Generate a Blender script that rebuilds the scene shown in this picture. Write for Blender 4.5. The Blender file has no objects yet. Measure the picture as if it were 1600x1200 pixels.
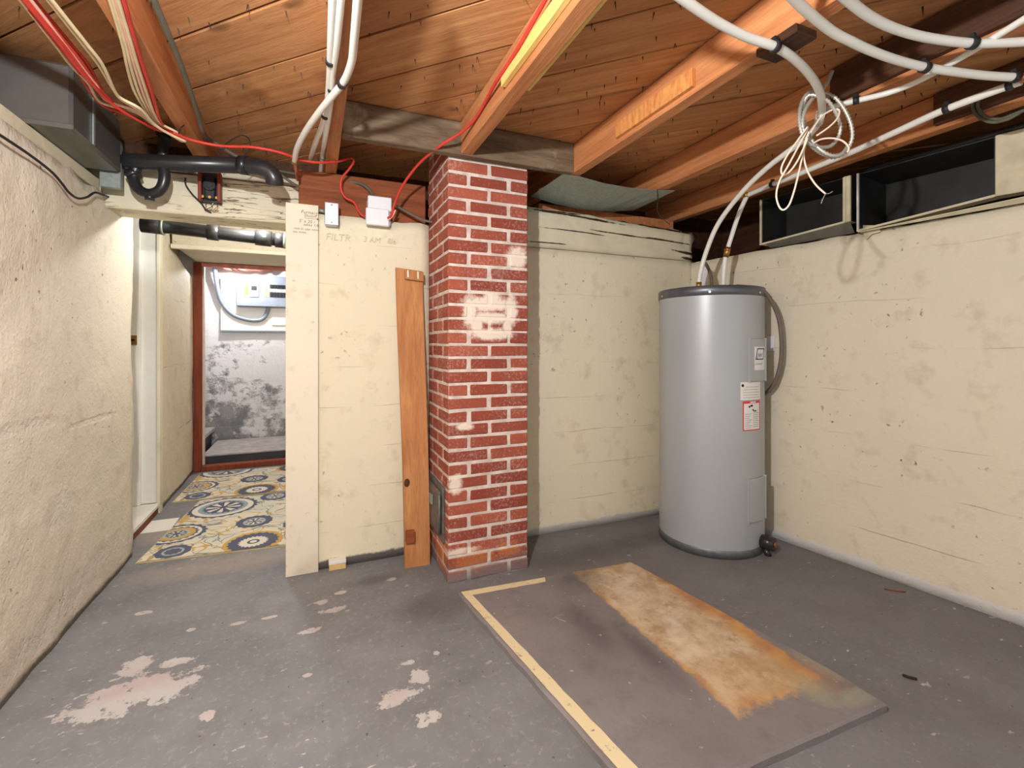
import bpy, bmesh, math, random
from mathutils import Vector, Matrix, noise
random.seed(7)
S = bpy.context.scene
COL = S.collection
# ------------------------------------------------------------------ camera
FPX, CX, HY, YAW, CAMH = 731.0, 800.0, 538.0, math.radians(22.98), 1.14
cam_d = bpy.data.cameras.new('camera'); cam = bpy.data.objects.new('camera', cam_d); COL.objects.link(cam)
cam_d.sensor_fit = 'HORIZONTAL'; cam_d.sensor_width = 36.0; cam_d.lens = FPX / 1600 * 36
cam_d.shift_y = (HY - 600.0) / 1600.0; cam_d.clip_start = 0.02; cam_d.clip_end = 60
cam.location = (0, 0, CAMH); cam.rotation_euler = (math.pi / 2, 0, -YAW)
S.camera = cam
# ------------------------------------------------------------------ world, exposure
W = bpy.data.worlds.new('world'); S.world = W; W.use_nodes = True
bg = W.node_tree.nodes['Background']; bg.inputs[0].default_value = (0.98, 0.99, 1.0, 1); bg.inputs[1].default_value = 0.75
S.view_settings.view_transform = 'Standard'; S.view_settings.look = 'None'
S.view_settings.gamma = 1.0; S.view_settings.use_curve_mapping = False
S.view_settings.exposure = 0.30
BULB_W, FAR_W, HALL_W = 120.0, 30.0, 18.0
# measuring helpers: a sight line from the tripod met with a real plane or distance
FW = Vector((math.sin(YAW), math.cos(YAW), 0)); RT = Vector((math.cos(YAW), -math.sin(YAW), 0)); UP = Vector((0, 0, 1))
EYE = Vector((0, 0, CAMH))
def ray(x, y): return FW + RT * ((x - CX) / FPX) + UP * ((HY - y) / FPX)
def onz(x, y, z=0.0): r = ray(x, y); return EYE + r * ((z - CAMH) / r.z)
def ony(x, y, v): r = ray(x, y); return EYE + r * (v / r.y)
def onx(x, y, v): r = ray(x, y); return EYE + r * (v / r.x)
def ond(x, y, d): return EYE + ray(x, y) * d

# ------------------------------------------------------------------ materials
def srgb(r, g, b):
    f = lambda c: (c / 255 / 12.92) if c / 255 <= 0.04045 else ((c / 255 + 0.055) / 1.055) ** 2.4
    return (f(r), f(g), f(b), 1)
class NT:
    """small node-tree writer"""
    def __init__(s, name):
        s.m = bpy.data.materials.new(name); s.m.use_nodes = True
        s.t = s.m.node_tree; s.b = s.t.nodes['Principled BSDF']
        s._pos = None; s._oi = None
    def n(s, typ, **kw):
        o = s.t.nodes.new(typ)
        for k, v in kw.items(): setattr(o, k, v)
        return o
    def put(s, sock, v):
        if hasattr(v, 'is_linked') or isinstance(v, bpy.types.NodeSocket): s.t.links.new(v, sock)
        else: sock.default_value = v
    @property
    def pos(s):
        if s._pos is None: s._pos = s.n('ShaderNodeNewGeometry').outputs['Position']
        return s._pos
    @property
    def rnd(s):
        if s._oi is None: s._oi = s.n('ShaderNodeObjectInfo').outputs['Random']
        return s._oi
    def math(s, op, a, b=0.0, c=None, clamp=False):
        o = s.n('ShaderNodeMath', operation=op, use_clamp=clamp); s.put(o.inputs[0], a); s.put(o.inputs[1], b)
        if c is not None: s.put(o.inputs[2], c)
        return o.outputs[0]
    def vec(s, op, a, b=(0, 0, 0)):
        o = s.n('ShaderNodeVectorMath', operation=op); s.put(o.inputs[0], a); s.put(o.inputs[1], b)
        return o.outputs['Value'] if op in ('LENGTH', 'DOT_PRODUCT', 'DISTANCE') else o.outputs['Vector']
    def mapping(s, v, loc=(0, 0, 0), rot=(0, 0, 0), scale=(1, 1, 1), typ='TEXTURE'):
        o = s.n('ShaderNodeMapping', vector_type=typ); s.put(o.inputs['Vector'], v)
        o.inputs['Location'].default_value = loc; o.inputs['Rotation'].default_value = rot; o.inputs['Scale'].default_value = scale
        return o.outputs[0]
    def noise(s, scale, detail=4, rough=0.55, v=None, dist=0.0):
        o = s.n('ShaderNodeTexNoise'); s.put(o.inputs['Vector'], v if v is not None else s.pos)
        o.inputs['Scale'].default_value = scale; o.inputs['Detail'].default_value = detail
        o.inputs['Roughness'].default_value = rough; o.inputs['Distortion'].default_value = dist
        return o.outputs['Fac']
    def step(s, v, lo, hi, a=0.0, b=1.0):
        o = s.n('ShaderNodeMapRange'); s.put(o.inputs[0], v)
        for i, q in enumerate((lo, hi, a, b)): s.put(o.inputs[1 + i], q)
        o.clamp = True; return o.outputs[0]
    def mix(s, fac, a, b, mode='MIX'):
        o = s.n('ShaderNodeMix', data_type='RGBA', blend_type=mode); s.put(o.inputs[0], fac); s.put(o.inputs[6], a); s.put(o.inputs[7], b)
        return o.outputs[2]
    def sep(s, v=None):
        o = s.n('ShaderNodeSeparateXYZ'); s.put(o.inputs[0], v if v is not None else s.pos); return o.outputs
    def blobs(s, lst, amp=0.5, nscale=14, soft=0.12):
        """soft-edged stain shapes: (centre, half sizes, turn about z or y)"""
        cur = None
        for c, r, rot in lst:
            d = s.vec('LENGTH', s.mapping(s.pos, c, rot, r))
            cur = d if cur is None else s.math('MINIMUM', cur, d)
        nz = s.math('MULTIPLY_ADD', s.noise(nscale, 7, 0.7), amp * 2, -amp)
        return s.step(s.math('ADD', cur, nz), 1.0 + soft, 1.0 - soft)
    def bump(s, h, strength=0.4, dist=0.01):
        o = s.n('ShaderNodeBump'); o.inputs['Strength'].default_value = strength; o.inputs['Distance'].default_value = dist
        s.put(o.inputs['Height'], h); s.t.links.new(o.outputs[0], s.b.inputs['Normal'])
    def done(s, col, rough=0.7, metal=0.0, spec=0.3):
        s.put(s.b.inputs['Base Color'], col); s.put(s.b.inputs['Roughness'], rough); s.put(s.b.inputs['Metallic'], metal)
        s.b.inputs['Specular IOR Level'].default_value = spec
        return s.m

def plain(name, c, rough=0.6, metal=0.0, var=0.12, scale=18, spec=0.35, bump=0.0):
    t = NT(name); nz = t.noise(scale, 4)
    dk = tuple(x * (1 - var) for x in c[:3]) + (1,); lt = tuple(min(1, x * (1 + var)) for x in c[:3]) + (1,)
    col = t.mix(t.step(nz, .3, .7), dk, lt)
    if bump: t.bump(nz, bump, 0.004)
    return t.done(col, rough, metal, spec)

def painted_wall(name, base, low=None, low_h=0.03, pits=0.5, form=0.21, relief=0.5, dirt=(150, 130, 95), chips=None):
    t = NT(name); base = srgb(*base)
    big = t.noise(1.7, 3); mid = t.noise(9, 5, .6); fine = t.noise(70, 4, .6)
    col = t.mix(t.step(big, .3, .7, 0, .35), base, tuple(x * .86 for x in base[:3]) + (1,))
    col = t.mix(t.step(mid, .56, .75, 0, .3), col, srgb(*dirt))
    x, y, z = t.sep()
    zz = t.math('MULTIPLY_ADD', t.noise(2.3, 2), .05, z)
    fr = t.math('FRACT', t.math('DIVIDE', zz, form))
    line = t.math('MULTIPLY', t.step(fr, .0, .022, 1, 0), t.step(t.noise(3.1, 2), .46, .6))
    col = t.mix(t.math('MULTIPLY', line, .28), col, srgb(120, 104, 78))
    pit = t.step(t.noise(38, 2, .4), .70, .76)
    pit = t.math('MULTIPLY', pit, t.step(t.noise(2.6, 2), .45, .62))
    col = t.mix(t.math('MULTIPLY', pit, pits), col, srgb(95, 82, 62))
    if low:
        lz = t.math('ADD', z, t.math('MULTIPLY_ADD', t.noise(11, 5, .7), .05, -.025))
        col = t.mix(t.step(lz, low_h, low_h + .012, 1, 0), col, srgb(*low))
    h = t.math('ADD', t.math('MULTIPLY', mid, 1.2), t.math('MULTIPLY', fine, .35))
    h = t.math('SUBTRACT', h, t.math('MULTIPLY', line, .5)); h = t.math('SUBTRACT', h, t.math('MULTIPLY', pit, .8))
    if chips:
        sz = [(.2, .10, .07), (.2, .16, .022), (.2, .12, .02), (.2, .2, .012), (.2, .3, .05), (.2, .35, .05)]
        cm = t.blobs([(tuple(q), sz[k], (0, 0, 0)) for k, q in enumerate(chips)], 1.2, 16, .35)
        col = t.mix(t.math('MULTIPLY', cm, .35), col, srgb(232, 228, 216))
        h = t.math('SUBTRACT', h, t.math('MULTIPLY', cm, t.math('MULTIPLY_ADD', t.noise(26, 5, .7), 1.3, -.3)))
    t.bump(h, relief, .012)
    return t.done(col, .75, 0, .2)

def wood(name, light, dark, ang=(0, 0, 0), stretch=(1, 13, 13), scale=2.2, knots=0.6, rnd=0.35, rough=.65, stain=None):
    """grain runs along local x after turning by ang"""
    t = NT(name)
    v = t.mapping(t.pos, (0, 0, 0), ang, (1, 1, 1))
    off = t.math('MULTIPLY', t.rnd, 37.0)
    v = t.vec('ADD', v, t.comb(off)) if hasattr(t, 'comb') else v
    o = t.n('ShaderNodeCombineXYZ')
    for i in range(3): t.put(o.inputs[i], off)
    v = t.vec('ADD', v, o.outputs[0])
    g = t.noise(scale, 6, .62, t.vec('MULTIPLY', v, stretch), .6)
    g2 = t.noise(scale * 6, 3, .5, t.vec('MULTIPLY', v, (stretch[0], stretch[1] * 1.4, stretch[2] * 1.4)))
    col = t.mix(t.step(g, .33, .68), srgb(*dark), srgb(*light))
    col = t.mix(t.step(g2, .5, .75, 0, .35), col, srgb(*[c * .72 for c in dark]))
    kn = t.step(t.noise(4.6, 1.5, .4, t.vec('MULTIPLY', v, (1, 2.2, 2.2))), .72, .80)
    col = t.mix(t.math('MULTIPLY', kn, knots), col, srgb(*[c * .45 for c in dark]))
    if stain:
        st = t.step(t.noise(3.4, 5, .65), .58, .74)
        col = t.mix(t.math('MULTIPLY', st, stain[1]), col, srgb(*stain[0]))
    hs = t.n('ShaderNodeHueSaturation'); t.put(hs.inputs['Color'], col)
    t.put(hs.inputs['Value'], t.math('MULTIPLY_ADD', t.rnd, rnd, 1 - rnd / 2)); col = hs.outputs[0]
    t.bump(t.math('ADD', g, t.math('MULTIPLY', g2, .4)), .35, .004)
    return t.done(col, rough, 0, .25)

M = {}
XL_ = -.90
M['wall_cream'] = painted_wall('cream_wall_paint', (227, 217, 190), low=(196, 192, 186), low_h=.035, pits=.6, relief=.45)
M['wall_cream_right'] = painted_wall('cream_right_wall_paint', (221, 211, 189), low=(214, 212, 208), low_h=.045, pits=.7, form=.23, relief=.5)
M['wall_cream_left'] = painted_wall('cream_rough_wall_paint', (222, 213, 196), low=(150, 140, 128), low_h=.015, pits=.8, form=9, relief=.75, chips=[onx(100, 800, XL_), onx(60, 665, XL_), onx(20, 672, XL_), onx(150, 655, XL_), onx(95, 960, XL_), onx(170, 860, XL_)])
M['wall_cream_dirty'] = painted_wall('cream_wall_paint_scuffed', (226, 217, 190), low=(110, 104, 102), low_h=.035, pits=.5, relief=.4)
M['wall_corridor'] = painted_wall('corridor_wall_paint', (220, 210, 188), low=(150, 140, 130), low_h=.02, pits=.8, form=.5, relief=.6, dirt=(165, 150, 120))
M['trim_cream'] = painted_wall('cream_trim_paint', (228, 219, 197), pits=.25, form=9, relief=.12)
M['white_paint'] = plain('white_gloss_paint', srgb(232, 230, 222), .4, 0, .03)
M['pink_board'] = plain('pinkish_plaster', srgb(222, 200, 188), .7, 0, .06)
# cracked painted timber
def cracked(name, base, crack=(70, 50, 34), bare=.25, long_=False):
    t = NT(name); base = srgb(*base)
    v = t.vec('MULTIPLY', t.pos, (1.1, 4, 11))
    g = t.noise(2.2, 5, .6, v, .4)
    ck = t.math('MULTIPLY', .0 if long_ else 1.0, t.math('MULTIPLY', t.step(t.math('ABSOLUTE', t.math('SUBTRACT', g, .5)), .0, .012, 1, 0), t.step(t.noise(2.2, 2), .50, .60)))
    if long_:
        lb_ = []
        for px, py, hw, hh, tl_ in [(900, 338, 75, 1.5, .045), (1010, 352, 90, 1.6, .05), (870, 331, 40, 1.0, .0), (1035, 375, 45, 1.3, .05), (1070, 395, 30, 1.6, .1), (900, 362, 50, .8, .02), (985, 368, 60, .9, .03), (860, 380, 25, .8, 0), (1075, 405, 16, 2.2, .1)]:
            q = ony(px, py, 2.5); lb_.append(((q.x, 2.5, q.z), (hw * 2.75 / FPX, .6, hh * 2.75 / FPX), (0, tl_, 0)))
        ck = t.blobs(lb_, 1.6, 9, .25)
    col = t.mix(t.step(t.noise(6, 5, .65), .42, .7, 0, .45), base, tuple(x * .72 for x in base[:3]) + (1,))
    fl = t.step(t.noise(13, 5, .75, t.vec('MULTIPLY', t.pos, (.6, 1, 1.6))), .66, .72)
    col = t.mix(t.math('MULTIPLY', fl, bare), col, srgb(120, 100, 74))
    col = t.mix(ck, col, srgb(*crack))
    t.bump(t.math('SUBTRACT', t.math('MULTIPLY', g, .6), ck), .8, .012)
    return t.done(col, .75, 0, .2)
M['timber_cream'] = cracked('cream_painted_timber', (218, 208, 180), long_=True)
M['lintel_cream'] = cracked('cream_painted_lintel', (226, 217, 190), (150, 125, 90), .4)
A45 = (0, 0, math.radians(-45)); AY = (0, 0, math.radians(90)); AZ = (0, math.radians(-90), 0)
M['plank'] = wood('subfloor_fir', (204, 150, 100), (170, 114, 72), A45, rnd=.28, knots=.75, stain=((96, 58, 32), .4))
M['joist'] = wood('joist_fir', (202, 140, 92), (174, 108, 66), AY, rnd=.18, knots=.5)
M['rim'] = wood('red_brown_sill_fir', (150, 84, 48), (110, 56, 30), (0, 0, 0), rnd=.1, knots=.5)
M['dark_wood'] = wood('dark_stained_fir', (92, 58, 38), (58, 36, 26), AY, rnd=.2)
M['header'] = wood('weathered_header', (132, 112, 90), (88, 72, 56), (0, 0, 0), (1, 6, 6), 2.6, .4, 0, .85, ((196, 182, 156), .75))
M['yellow_pine'] = wood('yellow_pine', (236, 206, 128), (214, 176, 98), AY, rnd=.1, knots=.2)
M['cleat_pine'] = wood('striped_pine', (222, 158, 94), (190, 116, 62), (0, math.radians(70), 0), (1, 16, 16), 3, .1, .1)
M['lean_board'] = wood('leaning_fir', (198, 142, 90), (168, 110, 66), AZ, (1, 10, 10), 2.2, .7, .05)
M['red_frame'] = wood('red_brown_door_paint', (150, 76, 48), (120, 56, 36), AZ, rnd=.05, knots=.1)
M['block_wood'] = plain('pale_block_wood', srgb(206, 176, 118), .7)
# brick
t = NT('brick_red')
base = t.mix(t.rnd, srgb(134, 64, 49), srgb(166, 90, 68))
base = t.mix(t.step(t.noise(14, 4, .6), .35, .7, 0, .4), base, srgb(128, 64, 56))
eff = t.step(t.math('MULTIPLY_ADD', t.noise(3.2, 3), .45, t.noise(75, 6, .75)), .74, 1.0)
base = t.mix(t.math('MULTIPLY', eff, .55), base, srgb(212, 192, 182))
def fr(px, py): p = ony(px, py, 2.16); return (p.x, 2.16, p.z)
sm = []
for (px, py, w, h) in [(765, 475, 40, 11), (768, 497, 40, 9), (768, 522, 34, 9), (735, 486, 11, 26), (798, 486, 11, 24), (745, 508, 9, 18), (793, 510, 8, 18), (768, 466, 15, 10),
                       (808, 403, 17, 17), (712, 757, 10, 14), (727, 667, 13, 5), (722, 862, 26, 6)]:
    k = 2.3 / FPX
    sm.append((fr(px, py), (w * k, .3, h * k), (0, 0, 0)))
smear = t.blobs(sm, .8, 38, .28)
base = t.mix(t.math('MULTIPLY', smear, .92), base, srgb(226, 212, 196))
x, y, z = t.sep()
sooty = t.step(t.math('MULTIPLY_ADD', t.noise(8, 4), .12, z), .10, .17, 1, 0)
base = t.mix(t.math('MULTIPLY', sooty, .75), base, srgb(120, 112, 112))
rusty = t.blobs([((.72, 2.16, .10), (.10, .3, .05), (0, 0, 0)), ((.90, 2.16, .12), (.06, .3, .035), (0, 0, 0)), ((.59, 2.3, .12), (.2, .12, .09), (0, 0, 0))], .6, 22, .3)
base = t.mix(t.math('MULTIPLY', rusty, .55), base, srgb(190, 116, 60))
t.bump(t.math('ADD', t.noise(60, 4, .6), t.math('MULTIPLY', smear, .5)), .5, .004)
M['brick'] = t.done(base, .85, 0, .15)
t = NT('mortar')
mc = t.mix(t.step(t.noise(20, 5, .6), .35, .7), srgb(188, 172, 162), srgb(222, 210, 200))
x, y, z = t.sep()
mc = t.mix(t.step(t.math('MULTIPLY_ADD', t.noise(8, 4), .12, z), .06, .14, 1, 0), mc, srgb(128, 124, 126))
t.bump(t.noise(60, 5, .7), .7, .005)
msm = t.blobs(sm, .8, 38, .28)
mc = t.mix(t.math('MULTIPLY', msm, .9), mc, srgb(228, 214, 198))
M['mortar'] = t.done(mc, .9, 0, .1)
# floor
def fl(px, py): p = onz(px, py); return (p.x, p.y, 0)
t = NT('grey_floor_paint')
c = t.mix(t.step(t.noise(1.6, 5, .6), .32, .68), srgb(112, 113, 115), srgb(134, 135, 137))
c = t.mix(t.step(t.noise(6, 8, .72), .48, .70, 0, .38), c, srgb(98, 94, 92))
c = t.mix(t.step(t.noise(42, 5, .75), .55, .72, 0, .5), c, srgb(176, 174, 172))
x, y, z = t.sep()
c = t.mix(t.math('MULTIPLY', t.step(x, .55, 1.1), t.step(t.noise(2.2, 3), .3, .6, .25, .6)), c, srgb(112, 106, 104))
chips = []
for px, py, wx, wy in [(215, 1080, .155, .085), (175, 1100, .11, .07), (255, 1080, .075, .06), (210, 1042, .05, .05), (272, 1035, .05, .025), (325, 1117, .02, .025), (298, 984, .018, .012),
                       (372, 974, .03, .012), (617, 1092, .05, .04), (655, 1060, .03, .04), (668, 1122, .03, .03), (628, 1085, .07, .025), (502, 940, .03, .02), (520, 953, .045, .02), (485, 985, .03, .016), (532, 926, .02, .012), (612, 905, .022, .012),
                       (228, 957, .03, .015), (480, 1055, .016, .012), (420, 965, .03, .01), (682, 1020, .012, .014), (640, 1035, .02, .014)]:
    chips.append((fl(px, py), (wx, wy, .2), (0, 0, 0)))
ch = t.blobs(chips, 2.0, 15, .07)
hole = t.step(t.noise(24, 5, .7), .36, .42)
ch = t.math('MULTIPLY', ch, hole)
c = t.mix(t.math('MULTIPLY', ch, .85), c, t.mix(t.step(t.noise(4.5, 3), .42, .62), srgb(192, 190, 187), srgb(186, 170, 168)))
fk = t.math('MULTIPLY', t.step(t.noise(26, 3, .55, t.vec('MULTIPLY', t.pos, (.7, 1.3, 1))), .665, .70), t.step(t.noise(1.3, 2), .42, .56))
c = t.mix(t.math('MULTIPLY', fk, .75), c, srgb(196, 192, 188))
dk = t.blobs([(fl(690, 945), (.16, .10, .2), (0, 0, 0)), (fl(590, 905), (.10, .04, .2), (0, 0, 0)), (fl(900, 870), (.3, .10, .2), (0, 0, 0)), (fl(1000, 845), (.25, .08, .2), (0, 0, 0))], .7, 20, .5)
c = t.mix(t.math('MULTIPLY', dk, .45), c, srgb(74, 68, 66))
wn = t.blobs([(fl(360, 880), (.4, .10, .2), (0, 0, 0)), (fl(250, 835), (.15, .12, .2), (0, 0, 0))], .6, 18, .5)
c = t.mix(t.math('MULTIPLY', wn, .4), c, srgb(176, 156, 144))
lit = t.step(t.noise(60, 2, .3), .74, .77)
c = t.mix(t.math('MULTIPLY', lit, .6), c, srgb(48, 44, 44))
t.bump(t.math('ADD', t.noise(14, 6, .65), t.math('MULTIPLY', ch, -.6)), .35, .006)
M['floor'] = t.done(c, t.step(t.noise(5, 3), .3, .7, .5, .72), 0, .3)
# furnace pad
t = NT('pad_concrete')
c = t.mix(t.step(t.noise(2.4, 5, .6), .32, .68), srgb(116, 110, 109), srgb(134, 129, 128))
c = t.mix(t.step(t.noise(9, 6, .68), .52, .72, 0, .45), c, srgb(94, 88, 86))
pc = ((1.36), 1.52)
v = t.vec('ABSOLUTE', t.mapping(t.pos, (1.365, 1.52, 0), (0, 0, 0), (.205, .50, 1)))
vx, vy, vz = t.sep(v)
d = t.math('ADD', t.math('MAXIMUM', vx, vy), t.math('MULTIPLY_ADD', t.noise(13, 7, .72), .36, -.18))
inn = t.step(d, 1.02, .95)
rc = t.mix(t.step(t.noise(6, 6, .68), .34, .66), srgb(164, 136, 100), srgb(204, 186, 160))
rc = t.mix(t.step(t.noise(22, 6, .75), .52, .68, 0, .65), rc, srgb(142, 108, 68))
rc = t.mix(t.step(t.noise(5.5, 6, .7, t.vec('ADD', t.pos, (3, 1, 0))), .52, .64, 0, .7), rc, srgb(212, 200, 180))
xx, yy, zz = t.sep()
rc = t.mix(t.step(t.math('MULTIPLY_ADD', t.noise(5, 4), .5, yy), 1.75, 1.25, 0, .42), rc, srgb(190, 156, 104))
edge = t.math('MULTIPLY', t.step(d, .84, .97, 0, .8), t.step(t.noise(4.5, 4), .40, .60))
edge = t.math('MAXIMUM', edge, t.math('MULTIPLY', t.step(t.math('MULTIPLY_ADD', t.noise(7, 4), .08, xx), 1.51, 1.57), .85))
rc = t.mix(edge, rc, t.mix(t.step(t.noise(8, 3), .4, .6), srgb(168, 110, 66), srgb(196, 148, 78)))
c = t.mix(inn, c, rc)
gr = t.blobs([(fl(1290, 1045), (.07, .10, .3), (0, 0, 0)), (fl(1270, 1090), (.05, .07, .3), (0, 0, 0)), (fl(1340, 1100), (.08, .03, .3), (0, 0, 0))], .6, 18, .4)
c = t.mix(t.math('MULTIPLY', gr, .45), c, srgb(156, 164, 140))
rb = t.blobs([((1.54, 1.06, 0), (.10, .10, .3), (0, 0, 0))], .6, 14, .5)
c = t.mix(t.math('MULTIPLY', rb, .35), c, srgb(168, 130, 96))
dkb = t.blobs([(fl(905, 915), (.10, .10, .3), (0, 0, 0)), (fl(950, 890), (.16, .03, .3), (0, 0, 0)), (fl(915, 985), (.05, .14, .3), (0, 0, 0)), (fl(1010, 1030), (.04, .16, .3), (0, 0, 0))], 1.2, 18, .6)
c = t.mix(t.math('MULTIPLY', dkb, .55), c, srgb(78, 72, 70))
sp = t.step(t.noise(40, 2, .4), .72, .75)
c = t.mix(t.math('MULTIPLY', sp, .5), c, srgb(190, 184, 178))
t.bump(t.noise(18, 6, .68), .5, .006)
M['pad'] = t.done(c, .62, 0, .3)
t = NT('cream_line_paint')
c = t.mix(t.step(t.noise(30, 5, .7), .60, .70), srgb(214, 200, 160), srgb(120, 112, 106))
M['line'] = t.done(c, .7)
# far peeling wall
t = NT('peeling_block_wall')
n1 = t.noise(1.9, 6, .66); n2 = t.noise(12, 5, .7)
x, y, z = t.sep()
m = t.step(t.math('ADD', t.math('MULTIPLY_ADD', n2, .45, n1), t.math('MULTIPLY_ADD', z, .16, -.12)), .62, .72)
c = t.mix(m, t.mix(t.step(t.noise(7, 4), .4, .6), srgb(128, 130, 134), srgb(158, 158, 154)), srgb(222, 222, 222))
frz = t.math('FRACT', t.math('DIVIDE', z, .24))
c = t.mix(t.step(frz, 0, .03, .35, 0), c, srgb(200, 200, 200))
t.bump(t.math('ADD', n2, m), .8, .01)
M['far_wall'] = t.done(c, .8, 0, .2)
M['step_concrete'] = plain('step_concrete', srgb(176, 174, 174), .8, 0, .2, 12)
M['dark_concrete'] = plain('dark_concrete', srgb(72, 72, 76), .8, 0, .2, 9)
# metals, plastics
t = NT('grey_heater_enamel')
M['heater'] = t.done(t.mix(t.step(t.noise(2, 2), .3, .7), srgb(164, 168, 171), srgb(170, 174, 176)), .36, .12, .5)
t.bump(t.noise(150, 2, .5), .06, .002)
M['heater_rim'] = plain('heater_rim_steel', srgb(104, 106, 112), .38, .6, .1)
M['heater_ring'] = plain('galvanised_ring', srgb(120, 124, 126), .45, .6, .2, 30)
M['galv'] = plain('galvanised_sheet', srgb(150, 158, 152), .5, .55, .14, 60)
M['duct_dark'] = plain('dark_duct_metal', srgb(46, 46, 46), .5, .3, .25, 8)
M['duct_left'] = plain('grey_duct_metal', srgb(120, 118, 114), .38, .6, .12, 6)
M['duct_cream'] = plain('cream_duct_paint', srgb(200, 190, 160), .6, 0, .15, 14)
M['abs'] = plain('black_abs_plastic', srgb(38, 38, 40), .3, 0, .15, 10, .5)
M['pex'] = plain('white_pex', srgb(226, 224, 216), .38, 0, .03, 5, .45)
M['clip'] = plain('black_clip', srgb(36, 36, 38), .5)
M['copper'] = plain('copper', srgb(190, 120, 80), .35, .8, .1)
M['brass'] = plain('brass', srgb(170, 130, 70), .4, .7, .2, 40)
M['red_cable'] = plain('red_cable_jacket', srgb(196, 58, 48), .5, 0, .12)
M['cream_cable'] = plain('cream_cable_jacket', srgb(218, 200, 162), .55, 0, .08)
M['pink_cable'] = plain('pale_pink_cable_jacket', srgb(226, 178, 158), .55, 0, .08)
M['pale_wire'] = plain('pale_pinkish_wire', srgb(234, 214, 194), .5, 0, .05)
M['grey_cable'] = plain('grey_cable_jacket', srgb(96, 92, 80), .6, 0, .15)
M['brown_cable'] = plain('brown_grey_cable_jacket', srgb(112, 100, 88), .6, 0, .1)
M['black_cable'] = plain('black_cable_jacket', srgb(38, 34, 32), .6)
M['armor'] = plain('armoured_cable_steel', srgb(188, 184, 174), .45, .45, .1)
M['white_box'] = plain('white_box_plastic', srgb(226, 226, 230), .45, 0, .02)
M['silver'] = plain('silver_box_steel', srgb(196, 198, 204), .32, .55, .08, 30)
M['fuse_red'] = plain('red_brown_bakelite', srgb(128, 54, 40), .5)
M['panel_grey'] = plain('panel_grey', srgb(134, 144, 156), .45, .2, .05)
M['black'] = plain('black_print', srgb(22, 22, 24), .6)
M['ink'] = plain('marker_ink', srgb(120, 106, 90), .8)
M['pencil'] = plain('faint_pencil', srgb(208, 200, 178), .9)
M['label_white'] = plain('label_white', srgb(226, 224, 220), .5, 0, .02)
M['label_red'] = plain('label_red', srgb(206, 70, 62), .5, 0, .05)
M['label_blue'] = plain('label_blue', srgb(44, 62, 112), .5)
M['label_grey'] = plain('label_grey_print', srgb(150, 150, 152), .6)
M['label_orange'] = plain('label_orange', srgb(222, 120, 60), .5)
M['insul'] = plain('pink_kraft_insulation', srgb(214, 142, 128), .8, 0, .25, 20, .2, .5)
M['soot'] = plain('sooty_iron', srgb(110, 108, 106), .55, .4, .3, 30)
t = NT('bulb_glass'); t.b.inputs['Emission Color'].default_value = (1, .93, .82, 1); t.b.inputs['Emission Strength'].default_value = 6
M['bulb'] = t.done(srgb(250, 245, 235), .3)

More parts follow.
